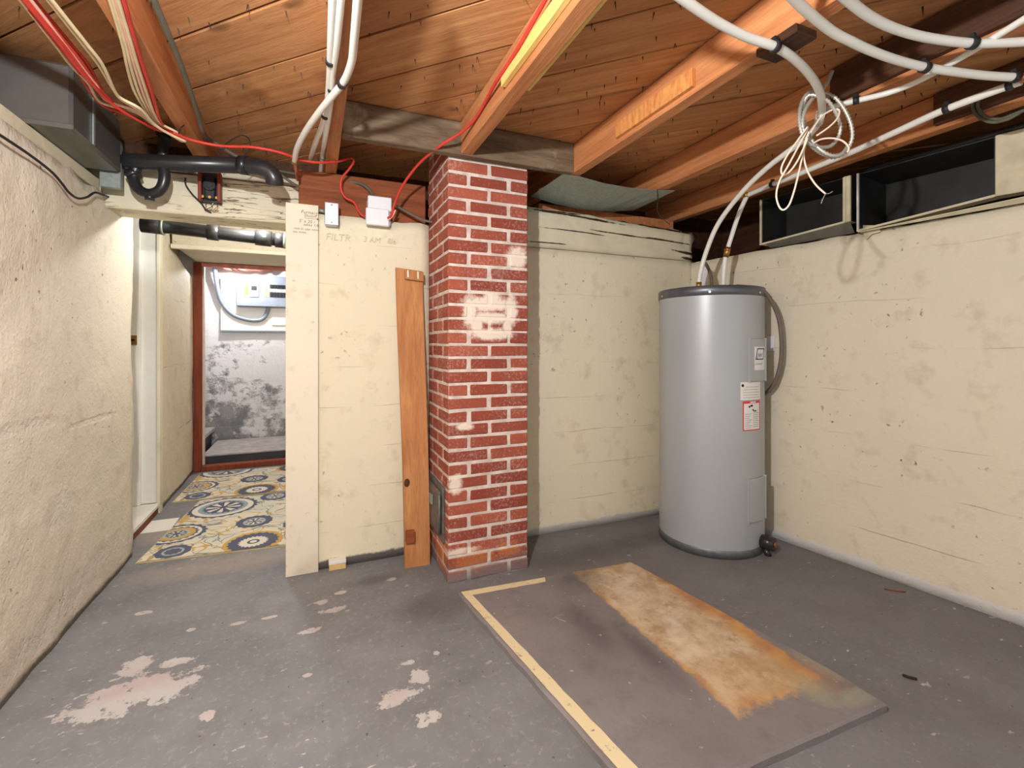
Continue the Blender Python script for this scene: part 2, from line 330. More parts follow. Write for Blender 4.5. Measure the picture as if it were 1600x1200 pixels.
# ------------------------------------------------------------------ mesh helpers
class MB:
    def __init__(s): s.v = []; s.f = []; s.sm = []
    def add(s, vs, fs, smooth=False):
        o = len(s.v); s.v += [Vector(q) for q in vs]; s.f += [tuple(i + o for i in q) for q in fs]; s.sm += [smooth] * len(fs); return s
    def box(s, a, b):
        x0, y0, z0 = a; x1, y1, z1 = b
        return s.hexa([(x0, y0, z0), (x1, y0, z0), (x1, y1, z0), (x0, y1, z0), (x0, y0, z1), (x1, y0, z1), (x1, y1, z1), (x0, y1, z1)])
    def hexa(s, p): return s.add(p, [(0, 3, 2, 1), (4, 5, 6, 7), (0, 1, 5, 4), (1, 2, 6, 5), (2, 3, 7, 6), (3, 0, 4, 7)])
    def prism(s, poly, off):
        """polygon (3-d points) pushed along off"""
        n = len(poly); off = Vector(off); poly = [Vector(p) for p in poly]
        vs = poly + [p + off for p in poly]
        return s.add(vs, [tuple(reversed(range(n))), tuple(range(n, 2 * n))] + [(i, (i + 1) % n, n + (i + 1) % n, n + i) for i in range(n)])
    def tube(s, pts, r, sides=10, smooth_n=6, ridge=None, caps=True):
        pts = [Vector(p) for p in pts]
        if smooth_n and len(pts) > 2: pts = catmull(pts, smooth_n)
        if ridge:
            pts = resample(pts, ridge[0])
        rr = [r * (ridge[1] if (ridge and i % 2) else 1) for i in range(len(pts))] if not callable(r) else [r(i / (len(pts) - 1)) for i in range(len(pts))]
        tn = [(pts[min(i + 1, len(pts) - 1)] - pts[max(i - 1, 0)]).normalized() for i in range(len(pts))]
        ref = Vector((0, 0, 1)) if abs(tn[0].z) < .9 else Vector((1, 0, 0))
        u = (ref - tn[0] * ref.dot(tn[0])).normalized(); vs = []
        for i, p in enumerate(pts):
            u = (u - tn[i] * u.dot(tn[i])).normalized(); w = tn[i].cross(u)
            for k in range(sides):
                a = 2 * math.pi * k / sides; vs.append(p + (u * math.cos(a) + w * math.sin(a)) * rr[i])
        fs = [(i * sides + k, i * sides + (k + 1) % sides, (i + 1) * sides + (k + 1) % sides, (i + 1) * sides + k) for i in range(len(pts) - 1) for k in range(sides)]
        s.add(vs, fs, True)
        if caps:
            o = len(s.v) - len(vs)
            s.f.append(tuple(o + k for k in reversed(range(sides)))); s.sm.append(False)
            s.f.append(tuple(o + (len(pts) - 1) * sides + k for k in range(sides))); s.sm.append(False)
        return s
    def lathe(s, c, prof, seg=64, closed=True):
        """prof: list of (r, z) about vertical axis through c"""
        vs = []
        for r, z in prof:
            for k in range(seg):
                a = 2 * math.pi * k / seg; vs.append((c[0] + r * math.cos(a), c[1] + r * math.sin(a), z))
        fs = [(i * seg + k, i * seg + (k + 1) % seg, (i + 1) * seg + (k + 1) % seg, (i + 1) * seg + k) for i in range(len(prof) - 1) for k in range(seg)]
        return s.add(vs, fs, True)
    def build(s, name, mat, parent=None, bevel=0.0, base=True):
        me = bpy.data.meshes.new(name)
        if parent is not None: o0 = wloc(parent)
        elif base and s.v:
            xs = [v.x for v in s.v]; ys = [v.y for v in s.v]; zs = [v.z for v in s.v]
            o0 = Vector(((min(xs) + max(xs)) / 2, (min(ys) + max(ys)) / 2, min(zs)))
        else: o0 = Vector((0, 0, 0))
        me.from_pydata([v - o0 for v in s.v], [], s.f)
        for p, q in zip(me.polygons, s.sm): p.use_smooth = q
        bm = bmesh.new(); bm.from_mesh(me)
        if bevel:
            bmesh.ops.bevel(bm, geom=list(bm.edges), offset=bevel, segments=1, affect='EDGES', clamp_overlap=True)
        bmesh.ops.recalc_face_normals(bm, faces=bm.faces); bm.to_mesh(me); bm.free()
        me.materials.append(M[mat] if isinstance(mat, str) else mat)
        ob = bpy.data.objects.new(name, me); COL.objects.link(ob)
        if parent is None: ob.location = o0
        else: ob.parent = parent
        ob['_o'] = tuple(o0)
        return ob
def wloc(o): return Vector(o['_o'])
def catmull(p, n):
    out = []
    for i in range(len(p) - 1):
        a = p[max(i - 1, 0)]; b = p[i]; c = p[i + 1]; d = p[min(i + 2, len(p) - 1)]
        for k in range(n):
            t = k / n
            out.append(.5 * ((2 * b) + (c - a) * t + (2 * a - 5 * b + 4 * c - d) * t * t + (3 * b - a - 3 * c + d) * t ** 3))
    return out + [p[-1]]
def resample(p, step):
    out = [p[0]]; acc = 0
    for a, b in zip(p, p[1:]):
        L = (b - a).length
        while acc + L >= step and L > 1e-9:
            k = (step - acc) / L; a = a + (b - a) * k; out.append(a); L = (b - a).length; acc = 0
        acc += L
    return out
def tag(o, label, cat=None, group=None, kind=None):
    if label: o['label'] = label
    if cat: o['category'] = cat
    if group: o['group'] = group
    if kind: o['kind'] = kind
    return o
def thing(name, label, cat, loc, group=None, kind=None):
    o = bpy.data.objects.new(name, None); COL.objects.link(o); o.location = loc; o['_o'] = tuple(loc); o.empty_display_size = .05
    return tag(o, label, cat, group, kind)
def struct(name, mb, mat, label, cat='wall', bevel=0.0):
    return tag(mb.build(name, mat, None, bevel), label, cat, kind='structure')
def rough_wall(p0, p1, z0, ztop, thick, amp, step=.045, seed=0.0, topj=0.0, endj=0.0):
    """wall face from p0 to p1 (plan points), body on the left of that run; uneven face, closed back"""
    p0 = Vector((*p0, 0)); p1 = Vector((*p1, 0)); L = (p1 - p0).length; u = (p1 - p0) / L; n = Vector((-u.y, u.x, 0))
    zf = ztop if callable(ztop) else (lambda s: ztop)
    nu = max(2, int(L / step)); nv = max(2, int((zf(0) - z0) / step)); vs = []
    for i in range(nu + 1):
        s = L * i / nu; zt = zf(s) + (noise.noise(Vector((s * 9 + seed, 3.1, 0))) * topj if topj else 0)
        for j in range(nv + 1):
            z = z0 + (zt - z0) * j / nv
            q = p0 + u * s + Vector((0, 0, z))
            d = noise.noise(q * 2.2 + Vector((seed, 0, 0))) * amp + noise.noise(q * 9 + Vector((seed, 5, 0))) * amp * .45
            e = 0
            if endj and i in (0, nu): e = noise.noise(Vector((z * 12, seed, 7))) * endj
            vs.append(q - n * d * .6 + u * e)
    nf = len(vs); idx = lambda i, j: i * (nv + 1) + j
    fs = [(idx(i, j), idx(i + 1, j), idx(i + 1, j + 1), idx(i, j + 1)) for i in range(nu) for j in range(nv)]
    ring = [idx(i, 0) for i in range(nu + 1)] + [idx(nu, j) for j in range(1, nv + 1)] + [idx(i, nv) for i in range(nu - 1, -1, -1)] + [idx(0, j) for j in range(nv - 1, 0, -1)]
    bk = []
    for r in ring: bk.append(vs[r] + n * thick)
    m = MB(); m.add(vs + bk, fs, True); o = nf; R_ = len(ring)
    m.f += [(ring[k], o + k, o + (k + 1) % R_, ring[(k + 1) % R_]) for k in range(R_)] + [tuple(o + k for k in range(R_))]
    m.sm += [False] * (R_ + 1)
    return m
def text(s, size, origin, ux, uz, mat, parent, name='lettering', depth=.0006, align='LEFT', bend=None, shear=0.0):
    cu = bpy.data.curves.new(name, 'FONT'); cu.body = s; cu.size = size; cu.align_x = align; cu.extrude = depth; cu.resolution_u = 2; cu.shear = shear
    ob = bpy.data.objects.new('t', cu); COL.objects.link(ob)
    dg = bpy.context.evaluated_depsgraph_get(); me = bpy.data.meshes.new_from_object(ob.evaluated_get(dg))
    bpy.data.objects.remove(ob); bpy.data.curves.remove(cu)
    ux = Vector(ux).normalized(); uz = Vector(uz).normalized(); nn = ux.cross(uz); o0 = wloc(parent)
    for v in me.vertices:
        if bend: v.co = bend(v.co) - o0
        else: v.co = Vector(origin) + ux * v.co.x + uz * v.co.y + nn * v.co.z - o0
    me.name = name; me.materials.clear(); me.materials.append(M[mat])
    r = bpy.data.objects.new(name, me); COL.objects.link(r); r.parent = parent; r['_o'] = tuple(o0)
    return r

# ================================================================== THE SHELL
ZJ, ZC = 2.03, 2.18            # joist bottoms, underside of the subfloor
XL = -0.90                     # left wall face
YB = 2.51                      # back wall face (right of the chimney)
YBL = 2.56                     # back wall face (left of the chimney)
RW0 = Vector((2.494, 1.959, 0)); RWU = Vector((.1366, -.9906, 0)); RWN = Vector((.9906, .1366, 0))
def rw(s, z, off=0.0): return RW0 + RWU * s + RWN * off + Vector((0, 0, z))
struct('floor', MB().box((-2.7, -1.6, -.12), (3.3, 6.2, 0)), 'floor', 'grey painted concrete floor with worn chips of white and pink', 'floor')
struct('wall_left', rough_wall((XL, -1.6), (XL, 3.12), 0, lambda s: 1.85 - .012 * max(0, s - 3.5), .40, .020, .04, 1.0, .02, .012), 'wall_cream_left', 'rough cream painted concrete wall along the left side', 'wall')
struct('wall_back_left', rough_wall((.5865, YBL), (-.12, YBL), 0, 1.80, -.20, .006, .05, 4.0, .012), 'wall_cream_dirty', 'cream painted wall section between doorway board and brick chimney', 'wall')
a = rw(-.556, 0); 
struct('wall_back_right', rough_wall((2.44, YB), (1.008, YB), 0, 1.715, -.22, .008, .05, 9.0), 'wall_cream', 'cream painted concrete wall behind the grey water heater', 'wall')
p = rw(3.4, 0); q = rw(-.60, 0)
struct('wall_right', rough_wall((q.x, q.y), (p.x, p.y), 0, 1.705, .34, .008, .05, 14.0, .014), 'wall_cream_right', 'long cream painted concrete wall on the right side', 'wall')
# crawl space backs and outer shell
struct('wall_rim_right', MB().box((3.2, -1.6, 0), (3.26, 3.02, 2.3)), 'dark_wood', 'dark brown rim boards behind the open ducts', 'wall')
struct('wall_rim_left', MB().box((-1.80, -1.6, 0), (-1.74, 3.0, 2.3)), 'dark_wood', 'dark boards in the gap above the left wall', 'wall')
struct('wall_rim_back', MB().box((-1.74, 2.97, 1.97), (3.2, 3.02, 2.3)), 'dark_wood', 'dark rim boards in the gap above the back wall', 'wall')
struct('wall_rim_back_low', MB().box((.17, 2.97, 0), (3.2, 3.02, 1.97)), 'dark_wood', 'dark boards behind the cracked cream timber', 'wall')
# ceiling with diagonal planks
ceil = struct('ceiling', MB().box((-1.8, -1.6, ZC + .024), (3.26, 3.02, ZC + .06)), 'dark_wood', 'plank subfloor ceiling of diagonal orange fir boards', 'ceiling')
def clip(poly, a, b, c):       # keep a*x+b*y<=c
    out = []
    for i in range(len(poly)):
        P, Q = poly[i], poly[(i + 1) % len(poly)]; dp = a * P[0] + b * P[1] - c; dq = a * Q[0] + b * Q[1] - c
        if dp <= 0: out.append(P)
        if dp * dq < 0: k = dp / (dp - dq); out.append((P[0] + (Q[0] - P[0]) * k, P[1] + (Q[1] - P[1]) * k))
    return out
seam = 1.80 - .3225 * 15
nail_spots = []
while seam < 6.0:
    nx = seam + .3225
    poly = [(-1.74, -1.6), (3.2, -1.6), (3.2, 2.97), (-1.74, 2.97)]
    poly = clip(poly, -1, -1, -(seam + .015)); poly = clip(poly, 1, 1, nx - .001) if poly else poly
    if len(poly) >= 3:
        dz = random.uniform(-.0025, .0025)
        MB().prism([(x, y, ZC + dz) for x, y in poly], (0, 0, .023)).build('plank', 'plank', ceil)
    seam = nx
# nail tips poking through the boards
m = MB()
for k in range(420):
    x = random.uniform(-.9, 2.6); y = random.uniform(.7, 2.9); L = random.uniform(.012, .034)
    tx, ty = random.uniform(-.006, .006), random.uniform(-.006, .006)
    m.add([(x - .0024, y - .0024, ZC + .004), (x + .0024, y - .0024, ZC + .004), (x, y + .003, ZC + .004), (x + tx, y + ty, ZC - L)], [(0, 1, 3), (1, 2, 3), (2, 0, 3), (0, 2, 1)])
tag(m.build('nail_tips', 'black_cable', ceil), 'rusty nail points poking down through the boards', kind='stuff')

# joists
JO = [(-.516, -.455), (.055, .110), (.632, .690), (1.240, 1.296), (1.815, 1.872), (2.385, 2.442)]
JL = ['joist above the black drain pipe, grey cable clipped along it', 'joist beside the bundle of white pipes', 'short joist ending at the grey header above the chimney',
      'joist with a pale striped wood cleat nailed on it', 'joist with a dark board on its side, above the coiled cable', 'joist just above the two open ducts by the right wall']
joists = []
for i, (x0, x1) in enumerate(JO):
    y1 = 2.10 if i == 2 else 2.96
    sk = (-.012 if i == 0 else 0)
    b = MB().hexa([(x0 - sk, -1.6, ZJ), (x1 - sk, -1.6, ZJ), (x1 + sk, y1, ZJ), (x0 + sk, y1, ZJ), (x0 - sk, -1.6, ZC - .003), (x1 - sk, -1.6, ZC - .003), (x1 + sk, y1, ZC - .003), (x0 + sk, y1, ZC - .003)])
    joists.append(tag(b.build('ceiling_joist', 'joist', None, .003), 'orange fir ' + JL[i], 'joist', 'ceiling joists'))
tag(MB().box((.112, 2.10, ZJ - .005), (1.238, 2.148, ZC - .003)).build('header_beam', 'header', None, .004), 'grey weathered header beam with white streaks in front of the chimney top', 'beam')
# dark sister boards and blocks
def board_x(name, quad_px, X, t, mat, label, cat='board'):
    P = [onx(px, py, X) for px, py in quad_px]
    return tag(MB().prism(P, (t, 0, 0)).build(name, mat, None, .0015), label, cat)
tag(MB().box((1.790, .20, 2.045), (1.814, onx(1296, 140, 1.79).y, 2.172)).build('sister_board', 'dark_wood', None, .002), 'dark stained board fixed to a joist behind the white pipes', 'board')
tag(MB().box((2.360, .10, 2.045), (2.384, onx(1458, 150, 2.36).y, 2.172)).build('sister_board', 'dark_wood', None, .002), 'dark stained board fixed to the joist above the larger duct', 'board')
P = onz(1172, 74, 2.02)
tag(MB().box((1.225, P.y - .12, 2.004), (1.312, P.y + .01, 2.029)).build('wood_block', 'dark_wood', None, .003), 'dark wood block under a joist at the top edge', 'block')
tag(MB().box((.612, .5, 2.055), (.631, 1.545, 2.10)).build('nailing_strip', 'yellow_pine', None, .0015), 'pale yellow nailing strip on the left side of the chimney joist', 'strip')
A = [onz(1148 - 352 - 6, 185, 2.05)]
tag(MB().box((.6905, .5, 2.035), (.7045, 1.50, 2.062)).build('nailing_strip', 'yellow_pine', None, .0015), 'thin pale strip on the right side of the chimney joist', 'strip')
P1 = onx(961, 224, 1.222); P2 = onx(1081, 145, 1.222)
tag(MB().box((1.222, P2.y, 2.048), (1.240, P1.y, 2.112)).build('cleat', 'cleat_pine', None, .0015), 'pale striped pine cleat nailed to a joist', 'cleat')

# sills
tag(MB().box((-.07, 2.60, 1.80), (.578, 2.74, 2.028)).build('sill_beam', 'rim', None, .004), 'red-brown sill beam on the cream wall behind the white box', 'beam')
m = rough_wall((2.415, 2.50), (1.010, 2.50), 1.717, lambda s: 1.915 + .045 * s / 1.405, -.20, .02, .035, 21.0, .018, .05)
tag(m.build('sill_timber', 'timber_cream'), 'cracked cream painted sill timber right of the chimney', 'timber')
tag(MB().box((1.30, 2.64, 1.95), (2.38, 2.76, 2.028)).build('sill_plate', 'joist', None, .003), 'brown sill plate above the cracked cream timber', 'beam')
tag(MB().box((XL - .24, 1.3, 1.852), (XL - .012, 2.74, 1.905)).build('sill_plate', 'timber_cream', None, .004), 'cream painted sill plate along the top of the left wall', 'beam')
# lintel over the doorway
tag(MB().box((-1.06, 2.765, 1.785), (.05, 2.96, 1.985)).build('lintel_beam', 'lintel_cream', None, .006), 'cream painted timber lintel over the corridor opening', 'beam')
# doorway board with handwriting
tr = struct('trim_1', MB().box((-.126, 2.535, 0), (.022, 2.558, 1.835)), 'trim_cream', 'flat cream board at the doorway corner with handwritten notes on top', 'trim', .002)
def note(s, px, py, size, shear=.2, mat='ink'): text(s, size, ony(px, py, 2.5345), (1, 0, 0), (0, 0, 1), mat, tr, 'handwriting', .0004, shear=shear)
note('Furnace', 470, 333, .024); note('Shutoff', 475, 338.5, .020); note("5' x 20 /", 467, 347, .022); note('takes 1/8', 474, 352.5, .019)
note('not in use now', 459, 358, .0185); note('see notes', 457, 363, .016)
m = MB(); a = ony(476, 341, 2.5345); m.box((a.x, 2.5341, a.z), (a.x + .058, 2.5346, a.z + .0018)); m.add([(a.x + .056, 2.5341, a.z - .005), (a.x + .068, 2.5341, a.z + .001), (a.x + .056, 2.5341, a.z + .007)], [(0, 1, 2)])
m.build('arrow_line', 'ink', tr)
wl = bpy.data.objects['wall_back_left']
text('FILTR', .050, ony(508, 374, 2.5535), (1, 0, 0), (0, 0, 1), 'pencil', wl, 'pencil_writing', .0015, shear=.15)
text('3 AM   file', .040, ony(567, 377, 2.5535), (1, 0, 0), (0, 0, 1), 'pencil', wl, 'pencil_writing', .0015, shear=.15)

# ------------------------------------------------------------------ corridor and far room
struct('wall_corridor_left', rough_wall((-.965, 3.87), (-.985, 4.93), 0, lambda s: 2.04 if s < .26 else 1.86 - .14 * (s - .26) / .8, .30, .012, .04, 31.0), 'wall_corridor', 'dingy cream corridor wall beyond the white door jamb', 'wall')
struct('wall_corridor_inner', MB().box((-1.16, 3.86, 0), (-1.10, 5.0, 2.06)), 'pink_board', 'pinkish board seen over the broken top of the corridor wall', 'wall')
struct('wall_corridor_right', MB().box((.10, 2.962, 0), (.16, 5.9, 2.1)), 'wall_corridor', 'right wall of the corridor, hidden behind the doorway board', 'wall')
struct('ceiling_corridor', MB().box((-1.9, 2.962, 2.05), (.16, 4.99, 2.09)), 'wall_corridor', 'low painted ceiling of the corridor', 'ceiling')
tag(MB().box((-.962, 4.15, 1.875), (.098, 4.93, 2.048)).build('dropped_beam', 'wall_corridor', None, .004), 'boxed dull cream beam crossing the corridor ceiling', 'beam')
tag(MB().box((-.962, 4.11, 1.843), (.098, 4.155, 1.874)).build('beam_ledge', 'trim_cream', None, .004), 'lit cream ledge strip under the corridor beam', 'ledge')
# side door
dr = thing('door_1', 'white painted side door frame opening off the corridor on the left', 'door', (-1.0, 3.5, 0), kind='structure')
m = MB(); m.box((-1.30, 3.845, .07), (-.975, 3.868, 2.03)); m.build('jamb', 'white_paint', dr, .002)
MB().box((-1.115, 3.815, .07), (-1.06, 3.845, 2.0)).build('door_stop', 'white_paint', dr, .002)
MB().box((-.974, 3.835, 0), (-.955, 3.90, 2.03)).build('casing', 'trim_cream', dr, .002)
MB().box((-1.30, 3.124, 2.0), (-.93, 3.845, 2.045)).build('head_jamb', 'white_paint', dr, .002)
MB().box((-1.30, 3.13, .045), (-.958, 3.84, .069)).build('threshold', 'white_paint', dr, .002)
MB().box((-1.29, 3.135, 0), (-.965, 3.838, .045)).build('threshold_base', 'rim', dr, .002)
z0 = ony(208, 539, 3.84).z; z1 = ony(208, 524, 3.84).z
P = ony(209, 530, 3.815)
sp_ = MB().box((P.x - .030, 3.8105, z0), (P.x + .018, 3.8148, z1)).build('strike_plate', 'brass', dr)
MB().box((P.x - .016, 3.8085, z0 + .025), (P.x + .006, 3.8106, z1 - .025)).build('latch_hole', 'black', sp_)
struct('wall_side_room', MB().box((-1.9, 2.962, 0), (-1.84, 5.0, 2.1)), 'wall_cream', 'pale wall of the side room behind the white door frame', 'wall')
# far doorway frame
fd = thing('door_2', 'red-brown painted door frame at the far end of the corridor', 'door', (-.5, 4.96, 0), kind='structure')
MB().box((-.985, 4.935, 0), (-.925, 5.00, 1.872)).build('jamb', 'red_frame', fd, .003)
MB().box((-.924, 4.97, .05), (-.908, 5.01, 1.84)).build('door_stop', 'pink_board', fd, .002)
MB().box((.02, 4.935, 0), (.08, 5.00, 1.872)).build('jamb', 'red_frame', fd, .003)
MB().box((-.924, 4.935, 1.842), (.02, 5.00, 1.872)).build('head', 'insul', fd, .002)
MB().box((-.924, 4.93, 0), (.02, 5.02, .045)).build('threshold', 'red_frame', fd, .004)
struct('wall_far', rough_wall((.6, 5.90), (-2.5, 5.90), 0, 2.12, -.15, .016, .06, 41.0), 'far_wall', 'grey block wall with peeling white paint in the far room', 'wall')
struct('wall_far_left', MB().box((-2.56, 4.9, 0), (-2.5, 6.05, 2.2)), 'far_wall', 'left end wall of the far stairwell', 'wall')
struct('wall_far_right', MB().box((.5, 4.9, 0), (.56, 6.05, 2.2)), 'far_wall', 'right end wall of the far room', 'wall')
struct('wall_far_front', MB().box((-2.5, 4.985, 0), (-.99, 5.01, 2.1)).box((.082, 4.985, 0), (.5, 5.01, 2.1)).box((-.99, 4.985, 1.875), (.082, 5.01, 2.1)), 'far_wall', 'inner face of the wall around the far door frame', 'wall')
struct('ceiling_far', MB().box((-2.56, 4.985, 2.12), (.56, 6.05, 2.16)), 'plank', 'wood ceiling of the far room', 'ceiling')
for k, x in enumerate((-.93, -.52, -.16)):
    tag(MB().box((x, 5.02, 1.975), (x + .045, 5.895, 2.118)).build('ceiling_joist', 'red_frame', None, .003), ['reddish joist over the conduit in the far room', 'reddish joist over the breaker panel in the far room', 'reddish joist at the right of the far room'][k], 'joist', 'far room joists')
m = MB()
for k in range(5):
    x = -.92 + k * .075
    m.tube([(x, 5.5, 1.99), (x + .05, 5.62, 1.955 + .01 * math.sin(k * 2)), (x + .11, 5.72, 1.945), (x + .2, 5.8, 1.975)], .026, 7, 4)
tag(m.build('insulation_scrap', 'insul'), 'crumpled pink insulation under the far room joists', 'insulation')
st = thing('concrete_step', 'pale concrete step slab beyond the red door frame', 'step', (-.5, 5.5, 0))
MB().box((-.955, 5.14, 0), (.10, 5.88, .088)).build('riser', 'dark_concrete', st, .004)
MB().box((-.958, 5.132, .0885), (.10, 5.88, .105)).build('tread', 'step_concrete', st, .004)
stt = thing('staircase', 'grey stairs rising left in the far stairwell', 'stairs', (-1.3, 5.5, 0))
for k in range(5):
    x = -.975 - .25 * k
    MB().box((x - .29, 5.10, .215 + .19 * k), (x, 5.87, .255 + .19 * k)).build('tread', 'step_concrete', stt, .004)
    MB().box((x - .05, 5.12, .03 + .19 * k if k else 0), (x - .03, 5.86, .214 + .19 * k)).build('riser', 'dark_concrete', stt)
# electrical panel
YF = 5.875
def yq(px, py, Y): return ony(px, py, Y)
a = yq(345, 516, YF - .02); b = yq(470, 440, YF - .02)
bd = thing('backing_board', 'white board behind the breaker panel on the far wall', 'board', (a.x, YF - .03, a.z))
MB().box((a.x, YF - .03, a.z), (.05, YF - .002, b.z)).build('sheet', 'white_paint', bd, .002)
MB().box((a.x + .0, YF - .036, a.z - .012), (.05, YF - .002, a.z - .001)).build('bottom_edge', 'panel_grey', bd)
MB().box((-.43, YF - .045, a.z + .06), (-.18, YF - .031, a.z + .16)).build('cover_plate', 'label_white', bd, .002)
bp = thing('breaker_panel', 'grey breaker panel on the white board in the far room', 'electrical panel', (-.5, YF - .03, 1.55))
YP = YF - .14
c0 = yq(369, 478, YP); c1 = yq(470, 434, YP); cx1 = .02
MB().box((c0.x, YP, c0.z), (cx1, YF - .032, c1.z)).build('enclosure', 'panel_grey', bp, .006)
def pr(px0, py0, px1, py1, name, mat, dy=.006, par=bp):
    a = yq(px0, py1, YP); b = yq(px1, py0, YP); return MB().box((a.x, YP - dy, a.z), (b.x, YP + .002, b.z)).build(name, mat, par, .001)
pr(383, 443, 388, 460, 'warning_sticker', 'label_orange', .003)
mbk = pr(390, 441, 404, 464, 'main_breaker_plate', 'panel_grey', .008)
MB().box((yq(393, 452, YP).x, YP - .014, yq(393, 453, YP).z), (yq(401, 452, YP).x, YP - .007, yq(393, 447, YP).z)).build('breaker_switch', 'black', mbk)
pr(413, 443, 421, 464, 'directory_label', 'block_wood', .004)
for r, (y0, y1) in enumerate(((445, 451), (457, 464))):
    for k in range(9):
        pr(422 + k * 5.2, y0 + k * .25, 426.6 + k * 5.2, y1 + k * .25, 'breaker', 'black', .010)
pr(421, 452, 466, 456, 'breaker_strip', 'pink_board', .005)
tag(MB().tube([yq(335, 405, 5.72), yq(338, 440, 5.80), yq(346, 470, YF - .05), yq(362, 490, YF - .05), yq(385, 499, YF - .05), yq(405, 500, YF - .05), yq(415, 493, YF - .05), yq(420, 478, YF - .08)], .022, 10).build('conduit', 'panel_grey'), 'grey conduit looping down and up into the breaker panel', 'conduit')

# rugs
t = NT('medallion_rug')
tc = t.n('ShaderNodeTexCoord').outputs['Object']
c = t.mix(t.step(t.noise(3.2, 4, .6, tc), .42, .58), srgb(222, 212, 188), srgb(204, 206, 194))
vine = t.math('ABSOLUTE', t.math('SUBTRACT', t.noise(5.2, 2, .5, tc, .9), .5))
c = t.mix(t.step(vine, .022, .014), c, srgb(200, 168, 106))
vine2 = t.math('ABSOLUTE', t.math('SUBTRACT', t.noise(6.5, 2, .5, t.vec('ADD', tc, (5, 3, 1)), .9), .5))
c = t.mix(t.math('MULTIPLY', t.step(vine2, .018, .010), .8), c, srgb(122, 130, 134))
NAVY, GOLD, PALE, SAGE = srgb(96, 100, 118), srgb(200, 164, 96), srgb(222, 216, 202), srgb(166, 178, 176)
def medal(c, cx, cy, r, bands, petals, inner):
    v = t.mapping(tc, (cx, cy, 0), (0, 0, 0), (r, r, 1)); vx, vy, vz = t.sep(v)
    d = t.math('SQRT', t.math('ADD', t.math('MULTIPLY', vx, vx), t.math('MULTIPLY', vy, vy)))
    an = t.math('ARCTAN2', vy, vx); wv = t.math('SINE', t.math('MULTIPLY', an, petals))
    d2 = t.math('MULTIPLY_ADD', wv, .035, d)
    for rad, colr, sc in bands:
        c = t.mix(t.step(d2 if sc else d, rad, rad - .02), c, colr)
    pet = t.math('MULTIPLY', t.step(t.math('COSINE', t.math('MULTIPLY', an, 8.0)), .1, .3), t.math('MULTIPLY', t.step(d, .10, .14), t.step(d, inner, inner - .05)))
    return t.mix(pet, c, PALE)
BIGA = [(1, NAVY, 1), (.88, PALE, 0), (.72, srgb(150, 166, 178), 0), (.58, NAVY, 1)]
BIGB = [(1, GOLD, 0), (.84, NAVY, 1), (.48, PALE, 1), (.22, NAVY, 0), (.13, PALE, 0)]
BIGC = [(1, NAVY, 1), (.84, PALE, 0), (.72, NAVY, 1), (.64, GOLD, 0), (.44, SAGE, 0), (.34, NAVY, 1)]
SML = [(1, NAVY, 1), (.62, SAGE, 0), (.48, NAVY, 1)]
for (cx, cy, r, bnd, pt, inn) in [(.20, .80, .21, BIGA, 24, .52), (.52, .10, .155, BIGB, 20, 0), (.06, .36, .155, BIGC, 18, .3), (.46, .44, .105, SML, 14, .5), (.73, .72, .13, BIGB, 18, 0), (.74, .33, .10, SML, 12, .5),
                                  (.13, .09, .085, SML, 9, 0), (.50, .955, .10, SML, 14, .5)]:
    c = medal(c, cx, cy, r, bnd, pt, inn)
t.bump(t.noise(300, 2, .5, tc), .3, .002)
M['rug'] = t.done(c, .95, 0, .05)
M['rug_edge'] = plain('rug_binding', srgb(206, 184, 140), .9)
def rug(x, y, w, d, rot, label):
    r = thing('rug', label, 'rug', (x, y, 0), 'medallion rugs'); r.rotation_euler.z = rot; r['_o'] = (0, 0, 0)
    m = MB(); n = 10; vs = [(w * i / n, d * j / n, .0075 + .0022 * noise.noise(Vector((i * .7, j * .7, x)))) for j in range(n + 1) for i in range(n + 1)]
    m.add(vs, [(j * (n + 1) + i, j * (n + 1) + i + 1, (j + 1) * (n + 1) + i + 1, (j + 1) * (n + 1) + i) for j in range(n) for i in range(n)], True)
    m.build('pile', 'rug', r)
    MB().box((-.006, -.006, .0005), (w + .006, d + .006, .0045)).build('backing', 'rug_edge', r)
rug(-.845, 3.00, .90, 1.02, math.radians(-5.0), 'medallion rug nearer the camera, its front edge across the doorway')
rug(-.93, 4.05, .93, .80, math.radians(-1.5), 'medallion rug farther back, against the red-brown threshold')
P = onz(252, 822); tag(MB().box((P.x - .08, P.y - .10, .0005), (P.x + .07, P.y + .12, .003)).build('floor_sheet', 'white_paint'), 'pale sheet of paper on the floor left of the nearer rug', 'paper')

# ================================================================== CHIMNEY
X0, X1, Y0, Y1 = .587, 1.003, 2.160, 2.574
ch = thing('brick_chimney', 'square red brick chimney column with white mortar smears on its front', 'chimney', ((X0 + X1) / 2, (Y0 + Y1) / 2, 0))
PITCH = .0634; BH = .0515; NC = 34; JT = .0165
MB().box((X0 + .0035, Y0 + .0035, 0), (X1 - .0035, Y1 - .0035, ZC - .004)).build('mortar', 'mortar', ch)
BL = (X1 - X0 - JT) / 2; BW = .0945; BS = Y1 - Y0 - 2 * BW - 2 * JT
def brick_mesh(l, w, h, sd):
    rs = random.Random(sd); bm = bmesh.new(); bmesh.ops.create_cube(bm, size=1)
    for v in bm.verts: v.co = Vector((v.co.x * l, v.co.y * w, v.co.z * h)) + Vector((rs.uniform(-.0018, .0018), rs.uniform(-.0014, .0014), rs.uniform(-.0018, .0018)))
    bmesh.ops.bevel(bm, geom=list(bm.edges), offset=.0045, segments=1, affect='EDGES')
    me = bpy.data.meshes.new('brick'); bm.to_mesh(me); bm.free(); me.materials.append(M['brick']); return me
ML = [brick_mesh(BL, BW, BH, k) for k in range(5)]; MS = [brick_mesh(BS, BW, BH, 20 + k) for k in range(5)]
co = wloc(ch)
